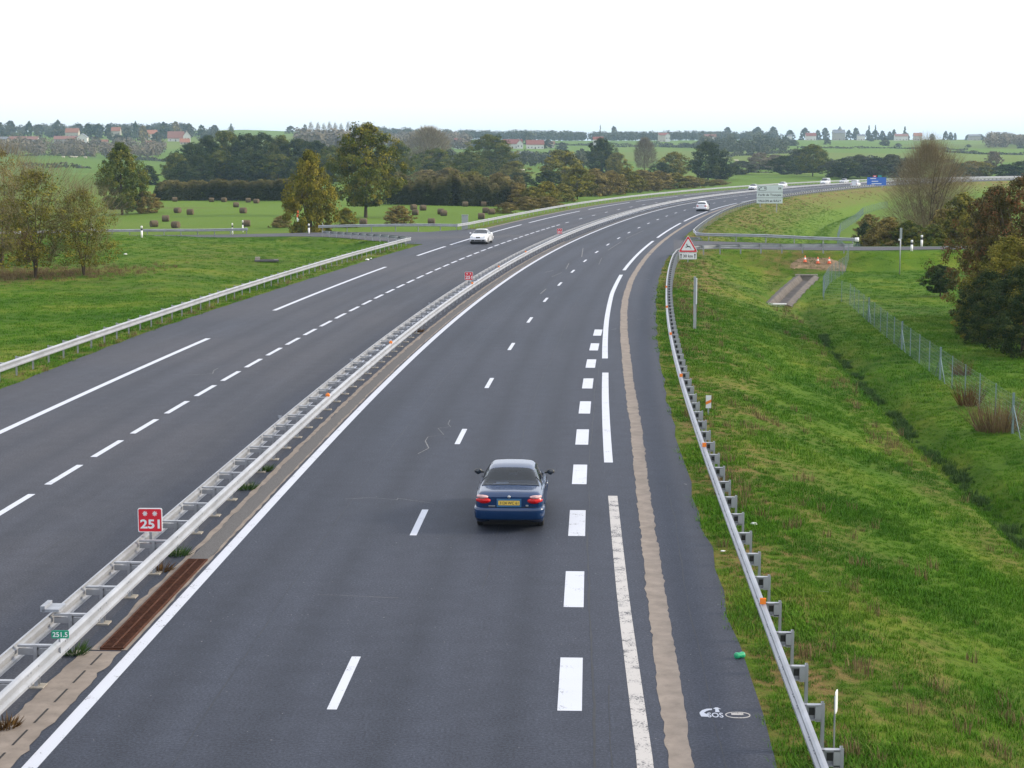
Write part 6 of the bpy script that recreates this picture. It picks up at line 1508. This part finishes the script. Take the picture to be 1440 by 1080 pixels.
def scatter(name, label, pts, rot, scl, src_me):
    me = bpy.data.meshes.new(name); n = len(pts); me.vertices.add(n); me.vertices.foreach_set('co', np.asarray(pts, np.float32).ravel())
    a = me.attributes.new('rot', 'FLOAT_VECTOR', 'POINT'); a.data.foreach_set('vector', np.column_stack([np.zeros(n), np.zeros(n), rot]).astype(np.float32).ravel())
    a = me.attributes.new('scl', 'FLOAT', 'POINT'); a.data.foreach_set('value', scl.astype(np.float32))
    o = link(name, me); tag(o, label, 'grass', kind='stuff'); src = bpy.data.objects.new(name + '_tuft', src_me)
    ng = bpy.data.node_groups.new(name, 'GeometryNodeTree'); ng.interface.new_socket('Geometry', in_out='INPUT', socket_type='NodeSocketGeometry'); ng.interface.new_socket('Geometry', in_out='OUTPUT', socket_type='NodeSocketGeometry')
    N, L = ng.nodes, ng.links; gi, go = N.new('NodeGroupInput'), N.new('NodeGroupOutput'); oi = N.new('GeometryNodeObjectInfo'); oi.inputs['Object'].default_value = src; oi.inputs['As Instance'].default_value = True
    ip = N.new('GeometryNodeInstanceOnPoints'); r_ = N.new('GeometryNodeInputNamedAttribute'); r_.data_type = 'FLOAT_VECTOR'; r_.inputs[0].default_value = 'rot'; s_ = N.new('GeometryNodeInputNamedAttribute'); s_.data_type = 'FLOAT'; s_.inputs[0].default_value = 'scl'
    L.new(gi.outputs[0], ip.inputs['Points']); L.new(oi.outputs['Geometry'], ip.inputs['Instance']); L.new(r_.outputs[0], ip.inputs['Rotation']); L.new(s_.outputs[0], ip.inputs['Scale']); L.new(ip.outputs[0], go.inputs[0])
    md = o.modifiers.new('scatter', 'NODES'); md.node_group = ng
def verge_points(s0, s1, o0, o1, dens, rng):
    n = int((s1 - s0) * abs(o1 - o0) * dens); s = rng.uniform(s0, s1, n); o = rng.uniform(min(o0, o1), max(o0, o1), n); th = np.interp(s, CS, CTH)
    x = np.interp(s, CS, CX) + o * np.cos(th); y = np.interp(s, CS, CY) - o * np.sin(th)
    e = np.where(o > 0, np.interp(s, SR, right_edge) + .02, -np.interp(s, SR, left_edge) + .02); k = np.abs(o) > e + rng.exponential(.03, n)
    d, _ = polydist(x, y, CHANNEL); k &= d > 1.5
    for pl, wd in ((SERVICE, SERV_W), (ACCESS, ACC_W)):
        d, _ = polydist(x, y, pl); _, ww = polydist(x, y, [(a[0], a[1], b) for a, b in zip(pl, wd)]); k &= d > ww + .2
    x, y, o, s = x[k], y[k], o[k], s[k]
    return np.column_stack([x, y, zt(x, y)]), o, s
rg = np.random.default_rng(99)
tA = tuft_me('tuft', 1, 34, .12, .17, .006, 'blade', .9); tB = tuft_me('tuft', 2, 30, .13, .32, .010, 'blade', 1.0); tC = tuft_me('tuft', 3, 22, .34, .16, .008, 'l_dead', .5)
P1 = [verge_points(-8, 22, 6.6, 17, 36, rg), verge_points(22, 50, 6.6, 22, 18, rg)]
pts = np.concatenate([q[0] for q in P1]); scatter('verge_grass', 'short green grass on the near right-hand verge', pts, rg.uniform(0, 6.28, len(pts)), rg.uniform(.5, 1.15, len(pts)) * (1 + .5 * np.sin(pts[:, 0] * .9) * np.sin(pts[:, 1] * .7)), tA)
P2 = [verge_points(50, 90, 6.6, 27, 11, rg), verge_points(90, 160, 6.6, 45, 3.0, rg), verge_points(25, 90, -18.0, -46, 6, rg), verge_points(90, 165, -17.8, -60, 2.2, rg), verge_points(160, 330, 7.5, 22, 2.0, rg)]
pts = np.concatenate([q[0] for q in P2]); scatter('meadow_grass', 'rough green grass of the middle-distance verges', pts, rg.uniform(0, 6.28, len(pts)), rg.uniform(.5, 1.25, len(pts)), tB)
tD = tuft_me('tuft', 4, 40, .24, .16, .008, 'l_rush', .8)
n_ = 620; s_r = rg.uniform(19, 84, n_); o_r = 16.68 + rg.normal(0, .17, n_) + .15 * np.sin(s_r * .4); k_ = np.sin(s_r * .55 + 1) + .8 * np.sin(s_r * 1.3) + rg.normal(0, .5, n_) > -.5; s_r, o_r = s_r[k_], o_r[k_]
pts = np.array([P(a, b) for a, b in zip(s_r, o_r)]); pts[:, 2] = zt(pts[:, 0], pts[:, 1]); scatter('ditch_rushes', 'dark green rushes filling the narrow wet ditch on the right', pts, rg.uniform(0, 6.28, len(pts)), rg.uniform(.6, 1.3, len(pts)), tD)
dw = []
for (a, b_, o0, o1, de, c, wd) in ((-8, 60, 6.9, 9.0, 3.5, 7.75, .5), (-8, 60, 8.4, 13.0, 1.1, 10.2, 1.6), (60, 122, 6.9, 13, 2.2, 8.2, 1.6), (20, 100, 14.0, 16.5, 1.5, 15.2, .8), (35, 140, -19.5, -18.2, 1.5, -18.6, .5), (200, 420, 8.5, 16, .7, 11.8, 2.5)):
    q, o, s = verge_points(a, b_, o0, o1, de, rg); nz = np.sin(s * .33 + 2) + np.sin(s * .11 + o * .6) + np.sin(s * .9 + o * 1.3); dw.append(q[(rg.random(len(q)) < np.exp(-((o - c) / wd) ** 2)) & (nz > -.1)])
n_ = 1400; g_ = rg.normal(0, 1, (n_, 2)) * np.array([6.0, 3.5]) + np.array([-39, 139]); g_ = g_[(g_[:, 0] < -27)]; dw.append(np.column_stack([g_, zt(g_[:, 0], g_[:, 1])]))
pts = np.concatenate(dw); scatter('dry_weeds', 'reddish-brown dry weeds scattered along the barriers', pts, rg.uniform(0, 6.28, len(pts)), rg.uniform(.35, 1.15, len(pts)), tC)

# ---------------------------------------------------------------- haze
hz = bpy.data.materials.new('haze_air'); hz.use_nodes = True; hn = hz.node_tree.nodes; hn.remove(hn['Principled BSDF'])
pv = hn.new('ShaderNodeVolumePrincipled'); pv.inputs['Color'].default_value = (.55, .76, 1.0, 1); pv.inputs['Density'].default_value = .000105; pv.inputs['Anisotropy'].default_value = .2
hz.node_tree.links.new(pv.outputs[0], hn['Material Output'].inputs['Volume'])
hb = MB().box((0, 0, 47), (22000, 22000, 118)); tag(hb.obj('haze', hz), 'thin bluish air haze over the whole countryside', 'haze', kind='stuff')
